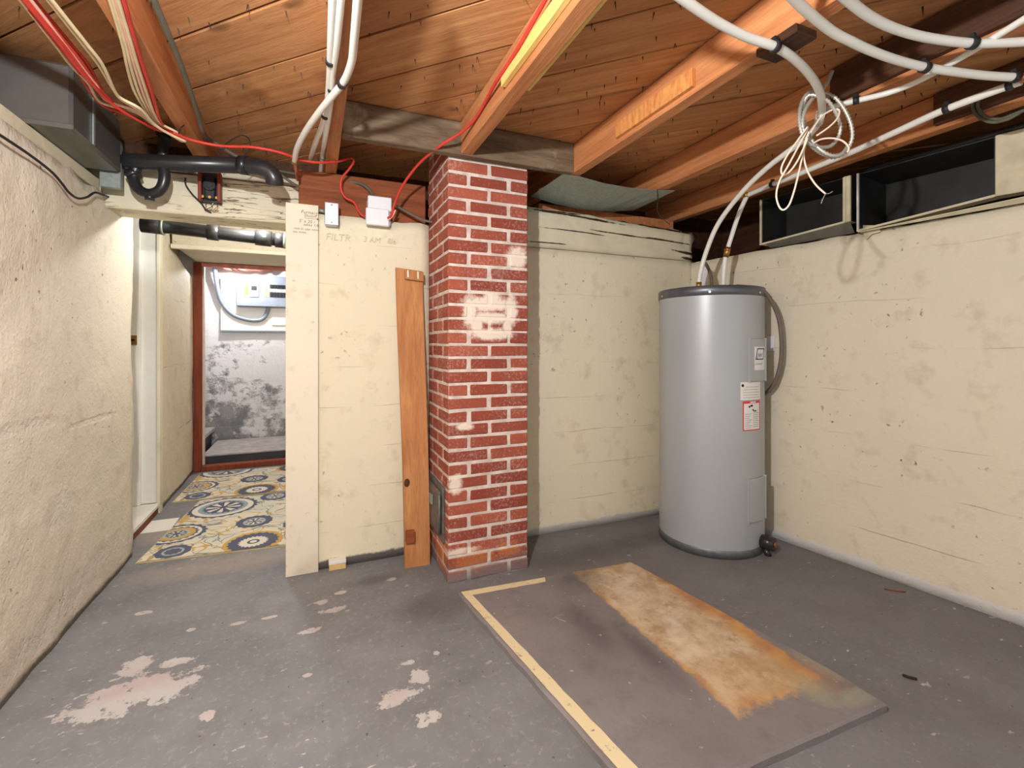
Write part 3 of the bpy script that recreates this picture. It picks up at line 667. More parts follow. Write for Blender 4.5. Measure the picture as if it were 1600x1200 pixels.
cl_z0, cl_z1 = .175, .445
for k in range(NC):
    z = k * PITCH + BH / 2 + .004
    if z + BH / 2 > ZC: break
    if k % 2:   # stretchers along the front
        spots = [(X0 + BL / 2, Y0 + BW / 2, 0, ML), (X1 - BL / 2, Y0 + BW / 2, 0, ML), (X0 + BL / 2, Y1 - BW / 2, 0, ML), (X1 - BL / 2, Y1 - BW / 2, 0, ML),
                 (X0 + BW / 2, (Y0 + Y1) / 2, 1, MS), (X1 - BW / 2, (Y0 + Y1) / 2, 1, MS)]
    else:
        spots = [(X0 + BW / 2, Y0 + BL / 2, 1, ML), (X0 + BW / 2, Y1 - BL / 2, 1, ML), (X1 - BW / 2, Y0 + BL / 2, 1, ML), (X1 - BW / 2, Y1 - BL / 2, 1, ML),
                 ((X0 + X1) / 2, Y0 + BW / 2, 0, MS), ((X0 + X1) / 2, Y1 - BW / 2, 0, MS)]
    for x, y, r, ms in spots:
        o = bpy.data.objects.new('brick', random.choice(ms)); COL.objects.link(o); o.parent = ch
        o.location = Vector((x + random.uniform(-.0015, .0015), y + random.uniform(-.0015, .0015), z + random.uniform(-.001, .001))) - co
        o.rotation_euler = (random.uniform(-.006, .006), 0, math.pi / 2 * r + random.uniform(-.006, .006) + (math.pi if random.random() < .5 else 0))
# clean-out door on the left face
cy0, cy1 = 2.245, 2.475
fo = MB().box((X0 - .012, cy0 - .025, cl_z0), (X0 - .0005, cy1 + .025, cl_z1)).build('cleanout_frame', 'soot', ch, .002)
dd = MB().box((X0 - .026, cy0, cl_z0 + .03), (X0 - .0125, cy1, cl_z1 - .025)).build('cleanout_door', 'soot', ch, .003)
tag(dd, 'sooty grey iron clean-out door')
MB().box((X0 - .040, cy0 + .10, cl_z0 + .15), (X0 - .0265, cy0 + .15, cl_z0 + .20)).build('handle', 'galv', dd, .003)
MB().tube([(X0 - .022, cy0 - .006, cl_z0 + .04), (X0 - .022, cy0 - .006, cl_z1 - .04)], .006, 8, 0).build('hinge', 'soot', dd)

# leaning board
bl, br_, tr_, tl = onz(633, 888), onz(672, 882), None, None
tl = ony(620, 418, 2.520); tr_ = ony(661, 424, 2.520)
lb = thing('leaning_board', 'long orange-brown plank leaning on the wall beside the chimney', 'board', (bl.x, bl.y, 0))
off = Vector((0, .028, .001)); kk = [bl, br_, tr_, tl]
nsub = 10; m = MB()
fr_ = []
for i in range(nsub + 1):
    k = i / nsub; l = bl.lerp(tl, k); r = br_.lerp(tr_, k); bow = Vector((.004 * math.sin(k * 5), 0, 0))
    fr_ += [l + bow, r + bow, r + off + bow, l + off + bow]
fs = [(0, 1, 2, 3), tuple(4 * nsub + q for q in (3, 2, 1, 0))]
for i in range(nsub):
    for q in range(4): fs.append((4 * i + q, 4 * i + (q + 1) % 4, 4 * i + 4 + (q + 1) % 4, 4 * i + 4 + q))
m.add(fr_, fs); m.build('plank', 'lean_board', lb)
def on_board(u, v, out=0.0):   # u across 0..1, v along 0..1
    return bl.lerp(tl, v).lerp(br_.lerp(tr_, v), u) + Vector((0, -out, 0))
def patch(u0, v0, u1, v1, t): return [on_board(u0, v0, .0003), on_board(u1, v0, .0003), on_board(u1, v1, .0003), on_board(u0, v1, .0003)]
MB().prism(patch(.28, .962, .99, .995, 0), (0, -.022, 0)).build('cleat', 'lean_board', lb, .002)
for u in (.36, .74): MB().prism(patch(u, .968, u + .05, .993, 0), (0, -.0235, .001)).build('paint_drip', 'white_paint', lb)
MB().prism(patch(.04, .083, .40, .122, 0), (0, -.024, 0)).build('hinge_block', 'rim', lb, .003)
m = MB(); cc = on_board(.16, .275); m.prism([cc + Vector((.015 * math.cos(a * math.pi / 8), -.0004, .022 * math.sin(a * math.pi / 8))) for a in range(16)], (0, -.0015, 0)); m.build('knot', 'dark_wood', lb)
# little block on the floor
wb = thing('wood_block', 'small yellowish wood block with white top on the floor by the wall', 'block', (.10, 2.50, 0))
P = onz(514, 893); Q = onz(541, 891)
MB().box((P.x, P.y, 0), (Q.x, P.y + .05, .030)).build('block', 'block_wood', wb, .002)
MB().box((P.x - .001, P.y - .002, .0302), (Q.x + .001, P.y + .05, .046)).build('top_piece', 'label_white', wb, .002)

# furnace pad
TH = .028
c_ = [onz(715, 925, TH), onz(852, 900, TH), onz(985, 877, TH), onz(1300, 1046, TH), onz(1386, 1099, TH)]
c_.append(Vector((.735, .90, TH)))
pad = thing('furnace_pad', 'low raised concrete pad with rust-stained right half', 'pad', (1.15, 1.5, 0))
poly = []
for i in range(len(c_)):
    a, b = c_[i], c_[(i + 1) % len(c_)]; n = max(2, int((b - a).length / .04))
    for k in range(n):
        q = a.lerp(b, k / n); d = (b - a).normalized().cross(UP)
        poly.append(q + d * (noise.noise(q * 14) * .005 if k else 0))
ctr = sum(poly, Vector()) / len(poly)
top = [q + (ctr - q).normalized() * .008 for q in poly]
n = len(poly); m = MB(); m.add([Vector((q.x, q.y, 0)) for q in poly] + [q - Vector((0, 0, .007)) for q in poly] + top, [(i, (i + 1) % n, n + (i + 1) % n, n + i) for i in range(n)] + [(n + i, n + (i + 1) % n, 2 * n + (i + 1) % n, 2 * n + i) for i in range(n)] + [tuple(range(2 * n, 3 * n))])
m.build('slab', 'pad', pad)
# painted cream line on the pad edge
def jag(a, b, n, amp): return [a.lerp(b, i / n) + Vector((noise.noise(a.lerp(b, i / n) * 40) * amp, noise.noise(a.lerp(b, i / n) * 40 + Vector((9, 0, 0))) * amp, 0)) for i in range(n + 1)]
zt = Vector((0, 0, .0008))
e0 = c_[0].lerp(c_[1], .01) + Vector((.009, -.007, 0)); e1 = onz(851, 902.5, TH); i0 = onz(738, 930, TH); i1 = onz(853, 909, TH)
lo = c_[-1] + Vector((.012, .02, 0)); li = lo + Vector((.046, 0, 0))
m = MB(); m.prism([q + zt for q in jag(e0, e1, 12, .002)] + [q + zt for q in jag(i1, i0, 12, .003)], (0, 0, .0006)); ll = m.build('painted_line', 'line', pad)
m = MB(); m.prism([q + zt for q in jag(lo, e0, 24, .002)] + [q + zt for q in jag(i0, li, 24, .004)], (0, 0, .0006)); m.build('painted_line', 'line', pad)

# ================================================================== WATER HEATER
HC = (2.151, 2.084); HR = .285; HT = 1.455
wh = thing('water_heater', 'tall grey cylindrical electric water heater in the corner', 'water heater', (HC[0], HC[1], 0))
MB().lathe(HC, [(HR, .045), (HR, HT - .05)], 96).build('jacket', 'heater', wh)
MB().lathe(HC, [(HR - .006, .0), (HR + .002, .0), (HR + .002, .043), (HR + .0003, .045)], 96).build('base_ring', 'heater_ring', wh)
MB().lathe(HC, [(HR + .0005, HT - .052), (HR + .005, HT - .05), (HR + .005, HT - .004), (HR, HT), (HR - .02, HT), (HR - .022, HT - .012), (.001, HT - .012)], 96).build('top_cap', 'heater_rim', wh)
def ang_px(px):   # angle on the jacket met by the sight line of column px
    r = ray(px, HY); r.z = 0; d = r.normalized(); c = Vector((HC[0], HC[1], 0)); b = d.dot(c); q = b * b - c.length_squared + HR * HR
    P = d * (b - math.sqrt(max(q, 0))) - c; return math.atan2(P.y, P.x), b - math.sqrt(max(q, 0))
def z_px(px, py):
    a, dist = ang_px(px); r = ray(px, py); h = math.hypot(r.x, r.y); return CAMH + r.z * dist / h
def cyl(a0, a1, z0, z1, r0, r1, n=14):
    m = MB(); vs = []
    for i in range(n + 1):
        a = a0 + (a1 - a0) * i / n; ca, sa = math.cos(a), math.sin(a)
        for r, z in ((r0, z0), (r1, z0), (r1, z1), (r0, z1)): vs.append((HC[0] + r * ca, HC[1] + r * sa, z))
    fs = [(0, 1, 2, 3), tuple(4 * n + q for q in (3, 2, 1, 0))]
    for i in range(n):
        for q in range(4): fs.append((4 * i + q, 4 * i + (q + 1) % 4, 4 * i + 4 + (q + 1) % 4, 4 * i + 4 + q))
    return m.add(vs, fs)
aL, aR = ang_px(1169)[0], ang_px(1169)[0] + .52
def ang(px): return ang_px(min(px, 1192))[0]
zz0, zz1 = z_px(1175, 596), z_px(1175, 529)
uc = cyl(aL, aR, zz0, zz1, HR + .0005, HR + .012).build('element_cover', 'heater', wh, .004)
lc = cyl(aL - .02, aR, z_px(1175, 816), z_px(1175, 748), HR + .0005, HR + .012).build('element_cover', 'heater', wh, .004)
RC = HR + .0125
# logo on the upper cover
lz0, lz1 = z_px(1183, 562), z_px(1183, 544)
a0, a1 = ang(1177), ang(1177) + .30
logo = cyl(a0 - .02, a1 + .02, lz0 - .055, lz1 + .008, RC - .0004, RC + .0003).build('logo_sticker', 'label_white', uc)
def cylpt(a, z, r): return Vector((HC[0] + r * math.cos(a), HC[1] + r * math.sin(a), z))
def para(a0, a1, z0, z1, sh, r, mat, par):
    m = MB(); n = 6
    m.add([cylpt(a0 + (a1 - a0) * i / n + (sh if j else 0), (z1 if j else z0), r) for i in range(n + 1) for j in (0, 1)], [(2 * i, 2 * i + 2, 2 * i + 3, 2 * i + 1) for i in range(n)])
    return m.build('logo_mark', mat, par)
para(a0, a1 - .05, lz0, lz1, .05, RC + .0006, 'label_blue', uc)
para(a0 + .028, a1 - .072, lz0 + .006, lz1 - .006, .036, RC + .0009, 'label_white', uc)
text('JW', .034, None, (1, 0, 0), (0, 0, 1), 'label_blue', uc, 'logo_lettering', .0002, shear=.3, bend=lambda c: cylpt(a0 + .04 + c.x / RC, lz0 + .011 + c.y, RC + .0012 + c.z))
text('johnwood', .016, None, (1, 0, 0), (0, 0, 1), 'label_grey', uc, 'logo_lettering', .0002, bend=lambda c: cylpt(a0 - .01 + c.x / RC, lz0 - .026 + c.y, RC + .0008 + c.z))
# paper labels
r1 = HR + .0006
w0, w1 = ang(1157), ang(1157) + .52
s0 = cyl(w0, w1, z_px(1170, 625), z_px(1170, 597), HR - .001, r1).build('rating_label', 'label_white', wh)
zA = z_px(1170, 597)
for k in range(5):
    cyl(w0 + .06 + .05 * (k == 0), w1 - .05 - .04 * (k % 2), zA - .028 - k * .014, zA - .0255 - k * .014, r1 - .0004, r1 + .0003).build('print_line', 'label_grey', s0)
m = MB(); m.add([cylpt(w0 + .045 + .028 * math.cos(q * .5236), zA - .018 + .008 * math.sin(q * .5236), r1 + .0005) for q in range(12)], [tuple(range(12))]); m.build('seal_mark', 'black', s0)
g0, g1 = ang(1160.5), ang(1160.5) + .46
zb0, zb1 = z_px(1172, 673), z_px(1172, 626.5)
s1 = cyl(g0, g1, zb0, zb1, HR - .001, r1).build('warning_label', 'label_red', wh)
cyl(g0 + .025, g1 - .025, zb0 + .006, zb1 - .014, r1 - .0004, r1 + .0004).build('label_field', 'label_white', s1)
cyl(g0 + .17, g1 - .14, zb1 - .011, zb1 - .004, r1 - .0004, r1 + .0004).build('label_heading', 'label_white', s1)
def mark(a, b, z0, z1, mat='black', nm='pictogram'): cyl(g0 + a, g0 + b, zb1 - z1, zb1 - z0, r1 + .0002, r1 + .0008, 4).build(nm, mat, s1)
mark(.13, .165, .026, .036); mark(.17, .235, .021, .031); mark(.22, .26, .045, .052); mark(.25, .34, .052, .058)
for k in range(8):
    mark(.05, .21 - .03 * (k % 3), .068 + k * .0105, .071 + k * .0105, 'label_grey', 'print_line')
    mark(.24, .41 - .02 * (k % 2), .064 + k * .0105, .067 + k * .0105, 'label_grey', 'print_line')
# drain valve
da = ang(1186) + .12; dz = z_px(1186, 848)
dn = Vector((math.cos(da), math.sin(da), 0))
vd = MB().tube([cylpt(da, dz, HR - .005), cylpt(da, dz, HR + .065)], .036, 16, 0).build('drain_valve', 'abs', wh)
MB().tube([cylpt(da, dz, HR + .0655), cylpt(da, dz, HR + .071)], .017, 12, 0).build('valve_core', 'copper', vd)
MB().tube([cylpt(da, dz - .034, HR + .02), cylpt(da, dz - .075, HR + .035)], .018, 10, 0).build('valve_spout', 'abs', vd)
jb = MB().box((HC[0] + .12, HC[1] - .09, HT - .011), (HC[0] + .2, HC[1] - .02, HT + .022)).build('junction_cover', 'heater_rim', wh, .004)
for px in (1109, 1186, 1036):
    a = ang(px); MB().tube([cylpt(a, HT - .035, HR + .003), cylpt(a, HT - .035, HR + .008)], .006, 8, 0).build('screw', 'silver', wh)

# heater wiring
def cable(name, pts, r, mat, label, cat='cable', group=None, sides=8, ridge=None):
    return tag(MB().tube(pts, r, sides, 6, ridge).build(name, mat), label, cat, group)
cable('power_cable', [Vector((HC[0] + .16, HC[1] - .05, HT + .03)), ond(1187, 452, 2.60), ond(1203, 467, 2.60), ond(1216, 495, 2.62), ond(1221, 530, 2.63), ond(1220, 565, 2.64), ond(1212, 595, 2.67), ond(1203, 608, 2.70), ond(1194, 616, 2.74)], .011, 'brown_cable', 'brown-grey power cable bowing from the heater top down its right side')
cable('power_cable', [ond(1096, 408, 2.85), ond(1104, 414, 2.85), ond(1111, 432, 2.83), ond(1112, 452, 2.80)], .010, 'brown_cable', 'short grey cable dropping onto the heater top between two white pipes')
tag(MB().hexa([rw(-.02, 1.10, -.012), rw(.03, 1.10, -.012), rw(.03, 1.10, .0), rw(-.02, 1.10, .0), rw(-.02, 1.19, -.012), rw(.03, 1.19, -.012), rw(.03, 1.19, 0), rw(-.02, 1.19, 0)]).build('wall_plate', 'white_box', None, .002), 'small white plate on the right wall behind the power cable', 'plate')

# ================================================================== PIPES
def pipe(name, pts, r, label, clips=(), ends=(), cat='pipe', mat='pex', group=None, sides=12):
    pts = [Vector(p) for p in pts]
    t_ = thing(name, label, cat, pts[0], group)
    MB().tube(pts, r, sides, 7).build('tube', mat, t_)
    sp = catmull(pts, 20)
    for cpx in clips:     # nearest spot on the run to a sight line
        rr = ray(*cpx).normalized()
        i = min(range(1, len(sp) - 1), key=lambda k: ((sp[k] - EYE) - rr * (sp[k] - EYE).dot(rr)).length)
        d = (sp[i + 1] - sp[i - 1]).normalized()
        MB().tube([sp[i] - d * .009, sp[i] + d * .009], r + .004, 12, 0).box(tuple(sp[i] + Vector((-.007, -.007, r))), tuple(sp[i] + Vector((.007, .007, r + .014)))).build('pipe_clip', 'clip', t_)
    for a, b, rr, mt, nm in ends: MB().tube([a, b], rr, 12, 0).build(nm, mt, t_)
    return t_
hot = [onz(900, -140, 1.985), onz(1030, -30, 1.985), onz(1110, 28, 1.985), onz(1165, 57, 1.985), onz(1215, 75, 1.985), onz(1250, 100, 1.985), onz(1275, 131, 1.985), onz(1284, 160, 1.985), ond(1280, 190, 1.80), ond(1255, 219, 1.98), ond(1200, 261, 2.20), ond(1158, 302, 2.40), ond(1122, 350, 2.58), ond(1103, 395, 2.68), ond(1094, 428, 2.70), ond(1092, 447, 2.70)]
pipe('water_pipe', hot, .0125, 'long white water pipe curving from the ceiling down to the heater, left one', [(1212, 72), (1282, 180)],
     [(ond(1092, 441, 2.70), ond(1092, 451, 2.70), .016, 'brass', 'fitting'), (onz(1283, 176, 1.985), ond(1279, 192, 1.80), .016, 'pex', 'coupling')])
cold = [onz(1596, 127, 1.985), onz(1480, 170, 1.985), onz(1400, 206, 1.985), onz(1330, 238, 1.985), onz(1250, 271, 1.985), onz(1205, 289, 1.985), onz(1168, 305, 1.985)]
e = cold[-1]
pipe('water_pipe', cold, .0125, 'straight white water pipe running below the joist toward the heater', [(1480, 168), (1578, 132), (1208, 288)], [(e, e + Vector((-.016, .01, 0)), .017, 'brass', 'elbow')])
drop = [e + Vector((-.004, .004, -.010)), ond(1155, 333, 2.66), ond(1144, 366, 2.70), ond(1134, 400, 2.73), ond(1131, 425, 2.74), ond(1130, 449, 2.74)]
pipe('water_pipe', drop, .0125, 'short white pipe dropping onto the heater top, right one', [], [(ond(1138, 386, 2.72), ond(1134, 402, 2.73), .016, 'brass', 'coupling'), (ond(1137, 388, 2.72), ond(1136.5, 392, 2.72), .018, 'copper', 'crimp_ring')])
cp = [onz(1130, -160, 1.985), onz(1220, -25, 1.985), onz(1290, 42, 1.985), onz(1332, 66, 1.985), onz(1365, 81, 1.985), onz(1402, 94, 1.985), onz(1445, 105, 1.985), onz(1490, 112, 1.985), onz(1540, 118, 1.985), onz(1590, 121, 1.985)]
pipe('water_pipe', cp, .0125, 'thick white pipe sagging across the top right corner', [(1446, 105), (1585, 121)], [(cp[-1], onz(1612, 122, 1.985), .013, 'copper', 'copper_end')])
pipe('water_pipe', [onz(1740, -60, 2.012), onz(1640, 5, 2.012), onz(1535, 70, 2.012), onz(1470, 108, 2.012), onz(1425, 131, 2.012), onz(1385, 146, 2.012), onz(1335, 158, 2.012), onz(1300, 167, 2.012), ond(1286, 176, 1.76)], .0095, 'thin white pipe crossing behind the thick one to the cable coil', [(1337, 157)])
pipe('water_pipe', [onz(1260, -60, 2.0), onz(1350, 20, 2.0), onz(1420, 52, 2.0), onz(1500, 66, 2.0), onz(1560, 67, 2.0), onz(1700, 60, 2.0)], .0125, 'white pipe just grazing the top right edge of the picture', [(1520, 67)])
# left trio
p1 = [onz(566, -160, 1.985), onz(561, -30, 1.985), onz(553, 67, 1.985), onz(549, 98, 1.985), onz(538, 126, 1.985), onz(520, 149, 1.985), onz(498, 176, 1.985), onz(477, 206, 1.985), onz(464, 232, 1.985), onz(460, 252, 1.985)]
pipe('water_pipe', p1, .0115, 'white pipe crossing over the other two and ending in copper', [(535, 131)], [(p1[-1], ond(465, 281, 2.30), .008, 'copper', 'copper_stub'), (p1[-1] + Vector((0, 0, .006)), p1[-1] - Vector((0, 0, .012)), .0135, 'brass', 'crimp_ring')])
p2 = [onz(545, -160, 2.010), onz(535, -30, 2.010), onz(526, 67, 2.010), onz(520, 110, 2.010), onz(517, 150, 2.010), onz(513, 185, 2.010), onz(508, 215, 2.010), ond(504, 245, 2.36), ond(499, 284, 2.44)]
pipe('water_pipe', p2, .0105, 'middle white pipe of the trio, reaching lowest beside the joist', [(518, 138)], [(ond(504.5, 244, 2.358), ond(503.8, 249, 2.366), .013, 'galv', 'crimp_ring')])
p3 = [onz(525, -160, 2.012), onz(521, -30, 2.012), onz(517, 67, 2.012), onz(515, 120, 2.012), onz(511, 165, 2.012), onz(505, 192, 2.012), onz(494, 220, 2.012), ond(485, 248, 2.40)]
pipe('water_pipe', p3, .0105, 'leftmost white pipe of the trio, hidden partly behind its neighbours', [(515, 96), (508, 180)])

# black drain pipes
dp = thing('drain_pipe', 'black plastic drain pipe with trap above the doorway lintel', 'pipe', ond(300, 258, 2.14))
D = 2.14
MB().tube([ond(150, 250, D), ond(190, 252, D), ond(385, 259, D)], .036, 18, 0).build('main_run', 'abs', dp)
for px in (380, 188): MB().tube([ond(px - 4, 258 if px > 300 else 252, D), ond(px + 8, 259 if px > 300 else 252, D)], .042, 18, 0).build('hub', 'abs', dp)
MB().tube([ond(385, 259, D), ond(405, 261, D), ond(420, 268, D + .01), ond(428, 279, D + .02), ond(429, 288, D + .03)], .038, 16).build('elbow', 'abs', dp)
MB().tube([ond(256, 203, D + .06), ond(256, 225, D + .04), ond(256, 250, D)], .024, 14, 0).build('riser', 'abs', dp)
MB().tube([ond(256, 203, D + .06), ond(256, 212, D + .06)], .034, 14, 0).build('riser_hub', 'abs', dp)
MB().tube([ond(213, 262, D), ond(209, 278, D), ond(216, 295, D), ond(233, 303, D), ond(250, 297, D), ond(257, 280, D), ond(256, 262, D)], .023, 14).build('trap', 'abs', dp)
MB().tube([ond(206, 268, D), ond(211, 277, D)], .030, 14, 0).build('trap_nut', 'abs', dp)
MB().tube([ond(234, 303, D), ond(234, 314, D)], .020, 12, 0).build('trap_plug', 'abs', dp)
YC = 3.35
d2 = thing('drain_pipe', 'black plastic drain pipe with couplings under the corridor ceiling', 'pipe', ony(330, 362, YC))
q0, q1 = ony(222, 350, YC), ony(460, 378, YC)
MB().tube([q0, q1], .040, 18, 0).build('main_run', 'abs', d2)
for k, w in ((.06, .05), (.44, .03), (.78, .045), (.90, .03)):
    c0 = q0.lerp(q1, k); dv = (q1 - q0).normalized(); MB().tube([c0 - dv * w, c0 + dv * w], .049, 18, 0).build('coupling', 'abs', d2)
for k in (.125, .93):
    c0 = q0.lerp(q1, k); dv = (q1 - q0).normalized(); MB().tube([c0 - dv * .006, c0 + dv * .006], .051, 18, 0).build('clamp_band', 'galv', d2)
c0 = q0.lerp(q1, .3); MB().box((c0.x - .012, c0.y - .002, c0.z + .038), (c0.x + .012, c0.y + .002, 2.0499)).build('hanger_strap', 'galv', d2)
m = MB(); c0 = q0.lerp(q1, .79); m.box((c0.x - .008, c0.y - .0515, c0.z + .0), (c0.x + .008, c0.y - .049, c0.z + .035)); m.build('pipe_sticker', 'label_white', d2)

# ================================================================== CABLES
def zpath(lst, z): return [onz(px, py, z) for px, py in lst]
reds = [(92, 0), (97, 2), (103, 5), (88, 4), (109, 1)]
for i, (px, k) in enumerate(reds):
    o_ = (i - 2) * 3.2
    pts = zpath([(px - 200 + i * 6, -160), (px - 80, -30), (px, 67), (px + 26 + o_ * .3, 100), (px + 52, 138 + o_), (px + 76, 163 + o_)], 1.995 + .006 * i) + zpath([(205 + o_, 178 + i * 1.5), (236 + o_ * .4, 196 + i), (262, 207), (288, 217 + i * .6)], 1.99 + .006 * i)
    cable('red_cable', pts, .0058, 'red_cable', 'red cable of the thick bundle at the upper left ceiling', group='red bundle cables')
for i, px in enumerate((84, 100, 128, 134)):
    o_ = (i - 1.5) * 4
    pts = zpath([(px - 190 + i * 8, -160), (px - 76, -30), (px, 67), (px + 26, 101), (px + 54 - i * 3, 136 + o_), (px + 74 - i * 6, 160 - i * 2)], 2.012 - .008 * i) + zpath([(213 + i * 2, 176 - i * 2), (240, 196 - i), (262, 208), (284 + i * 2, 221)], 2.004 - .008 * i)
    cable('cream_cable', pts, .0050, 'cream_cable' if i != 1 else 'pink_cable', 'cream cable of the thick bundle at the upper left ceiling', group='cream bundle cables')
for i, px in enumerate((191, 196, 201, 205)):
    pts = zpath([(px - 90 + i * 5, -160), (px - 30, -30), (px, 67), (px + 8 + i, 105), (px + 20 + i * 2, 145 + i * 2), (232 + i * 3, 178), (244 + i * 3, 194), (262 + i * 5, 207), (284 + i * 2, 219)], 2.016 - .005 * i)
    cable('cream_cable', pts, .0048, ('cream_cable', 'cream_cable', 'pink_cable', 'cream_cable')[i], 'cream cable hanging down beside the leftmost joist', group='cream drop cables')
for i, px in enumerate((208, 214)):
    pts = zpath([(px - 80, -160), (px - 30, -30), (px - 2, 67), (px + 10, 105), (px + 22, 140), (238 + i * 6, 168), (248 + i * 4, 192), (266 + i * 6, 208)], 2.008 - .006 * i)
    cable('red_cable', pts, .0058, 'red_cable', 'red cable hanging down beside the leftmost joist', group='red drop cables')
cable('red_cable', [onz(270, 207, 1.995), onz(300, 219, 1.99), onz(345, 228, 1.99), onz(395, 230, 1.99), onz(440, 239, 1.985), ond(470, 250, 2.15), ond(500, 254, 2.20), ond(530, 252, 2.28), ond(547, 247, 2.33), ond(553, 252, 2.35), ond(545, 265, 2.37), ond(534, 279, 2.38), ond(533, 296, 2.39), ond(540, 309, 2.40), ond(553, 316, 2.41), ond(560, 329, 2.41), ond(567, 337, 2.41), ond(575, 337, 2.42)], .0060, 'red_cable', 'red cable wandering from the bundle to the white wall box')
cable('red_cable', [ond(606, 341, 2.43), ond(612, 336, 2.42), ond(616, 320, 2.40), ond(628, 292, 2.36), ond(650, 261, 2.28), ond(676, 237, 2.16), ond(700, 220, 2.08), ond(722, 206, 2.04), onx(742, 186, .620), onx(758, 160, .620), onx(775, 128, .608), onx(795, 98, .608), onx(816, 64, .606), onx(868, -30, .606), onx(930, -150, .606)], .0065, 'red_cable', 'red cable rising from the white box past the chimney to a joist')
cable('red_cable', [ond(606, 344, 2.43), ond(613, 338, 2.425), ond(618, 328, 2.41)], .004, 'pink_cable', 'short pale red wire beside the white box', 'wire')
cable('grey_cable', [onz(185, -160, 2.02), onz(229, -30, 2.02), onz(269, 67, 2.02), onz(281, 97, 2.02), onz(298, 145, 2.02), onz(311, 185, 2.02), onz(318, 208, 2.02), ond(330, 220, 2.20), ond(350, 232, 2.24), ond(368, 243, 2.28), ond(400, 256, 2.36), ond(430, 266, 2.40), ond(460, 272, 2.43), ond(500, 277, 2.45), ond(548, 284, 2.47), ond(566, 288, 2.47), ond(578, 298, 2.47), ond(584, 310, 2.46)], .0085, 'grey_cable', 'grey cable along the leftmost joist and the red-brown sill')
cable('grey_cable', [ond(432, 268, 2.38), ond(455, 285, 2.42), ond(472, 296, 2.43), ond(482, 312, 2.43), ond(492, 323, 2.43), ond(508, 327, 2.43)], .0075, 'grey_cable', 'grey cable dropping to the small silver box')
cable('grey_cable', [ond(612, 318, 2.47), ond(625, 325, 2.48), ond(645, 336, 2.50), ond(662, 344, 2.51), ond(676, 347, 2.52)], .007, 'grey_cable', 'grey cable sagging from the white box toward the chimney')
cable('black_cable', [onx(-30, 190, -.872), onx(0, 211, -.872), onx(45, 241, -.872), onx(80, 268, -.872), onx(97, 287, -.872), onx(108, 301, -.870), onx(122, 310, -.872), onx(136, 308, -.874), onx(148, 301, -.876), onx(160, 304, -.876), ond(178, 311, 2.27), ond(200, 319, 2.30)], .0045, 'black_cable', 'thin black cable sagging along the top of the left wall')
cable('black_wire', [ony(290, 278, 2.74), ony(290, 288, 2.74), ony(300, 303, 2.745), ony(314, 317, 2.745), ony(322, 328, 2.745), ony(330, 332, 2.745)], .0035, 'black_cable', 'thin black wire left of the old fuse block', 'wire')
cable('black_wire', [ond(340, 244, 2.2), ond(352, 226, 2.2), ond(375, 212, 2.2), ond(388, 216, 2.2), ond(391, 230, 2.2), ond(382, 242, 2.2), ond(376, 248, 2.2)], .0026, 'black_cable', 'thin black wire looping above the drain pipe elbow', 'wire')
cable('black_wire', [onz(287, 196, 2.025), onz(281, 202, 2.0), onz(280, 212, 2.0), onz(288, 224, 2.0)], .0026, 'black_cable', 'short black wire curling on the leftmost joist', 'wire')
cable('black_wire', [onz(1027, 297, 2.0), ond(1028, 312, 2.4), ond(1027, 330, 2.41), ond(1036, 342, 2.42), ond(1047, 351, 2.42)], .0022, 'black_cable', 'thin black wire dangling under the grey metal sheet', 'wire')
# old fuse block on the lintel
a = ony(313, 317, 2.75); b = ony(347, 274, 2.75)
fb = thing('fuse_block', 'old black fuse block with red-brown sides on the lintel', 'fuse block', (a.x, 2.74, a.z))
w_ = b.x - a.x; h_ = b.z - a.z
MB().box((a.x, 2.742, a.z), (b.x, 2.764, b.z)).build('base', 'abs', fb, .003)
for x in (a.x - .002, b.x - .014): MB().box((x, 2.70, a.z + .004), (x + .016, 2.7415, b.z)).build('side_plate', 'fuse_red', fb, .003)
MB().box((a.x + .024, 2.712, a.z + .015), (b.x - .024, 2.7415, b.z - .02)).build('body', 'clip', fb, .005)
cxm = (a.x + b.x) / 2; czm = (a.z + b.z) / 2
MB().tube([(cxm, 2.711, czm + .004), (cxm, 2.694, czm + .004)], .026, 16, 0).build('fuse', 'abs', fb)
MB().tube([(cxm, 2.6935, czm + .004), (cxm, 2.688, czm + .004)], .015, 14, 0).build('fuse_window', 'duct_dark', fb)
for dx in (-.03, .0, .03):
    MB().tube([(cxm + dx, 2.711, a.z + .022), (cxm + dx, 2.705, a.z + .022)], .007, 8, 0).build('terminal', 'brass', fb)
for k in range(4):
    x = cxm - .02 + k * .016
    MB().tube([(x, 2.735, a.z + .002), (x + .012 * math.sin(k * 2.1), 2.73, a.z - .018), (x - .01 + .012 * math.cos(k * 3), 2.735, a.z - .038), (x + .004, 2.75, a.z - .030)], .0018, 6, 5).build('loose_wire', ('copper', 'black_cable', 'cream_cable', 'copper')[k], fb)
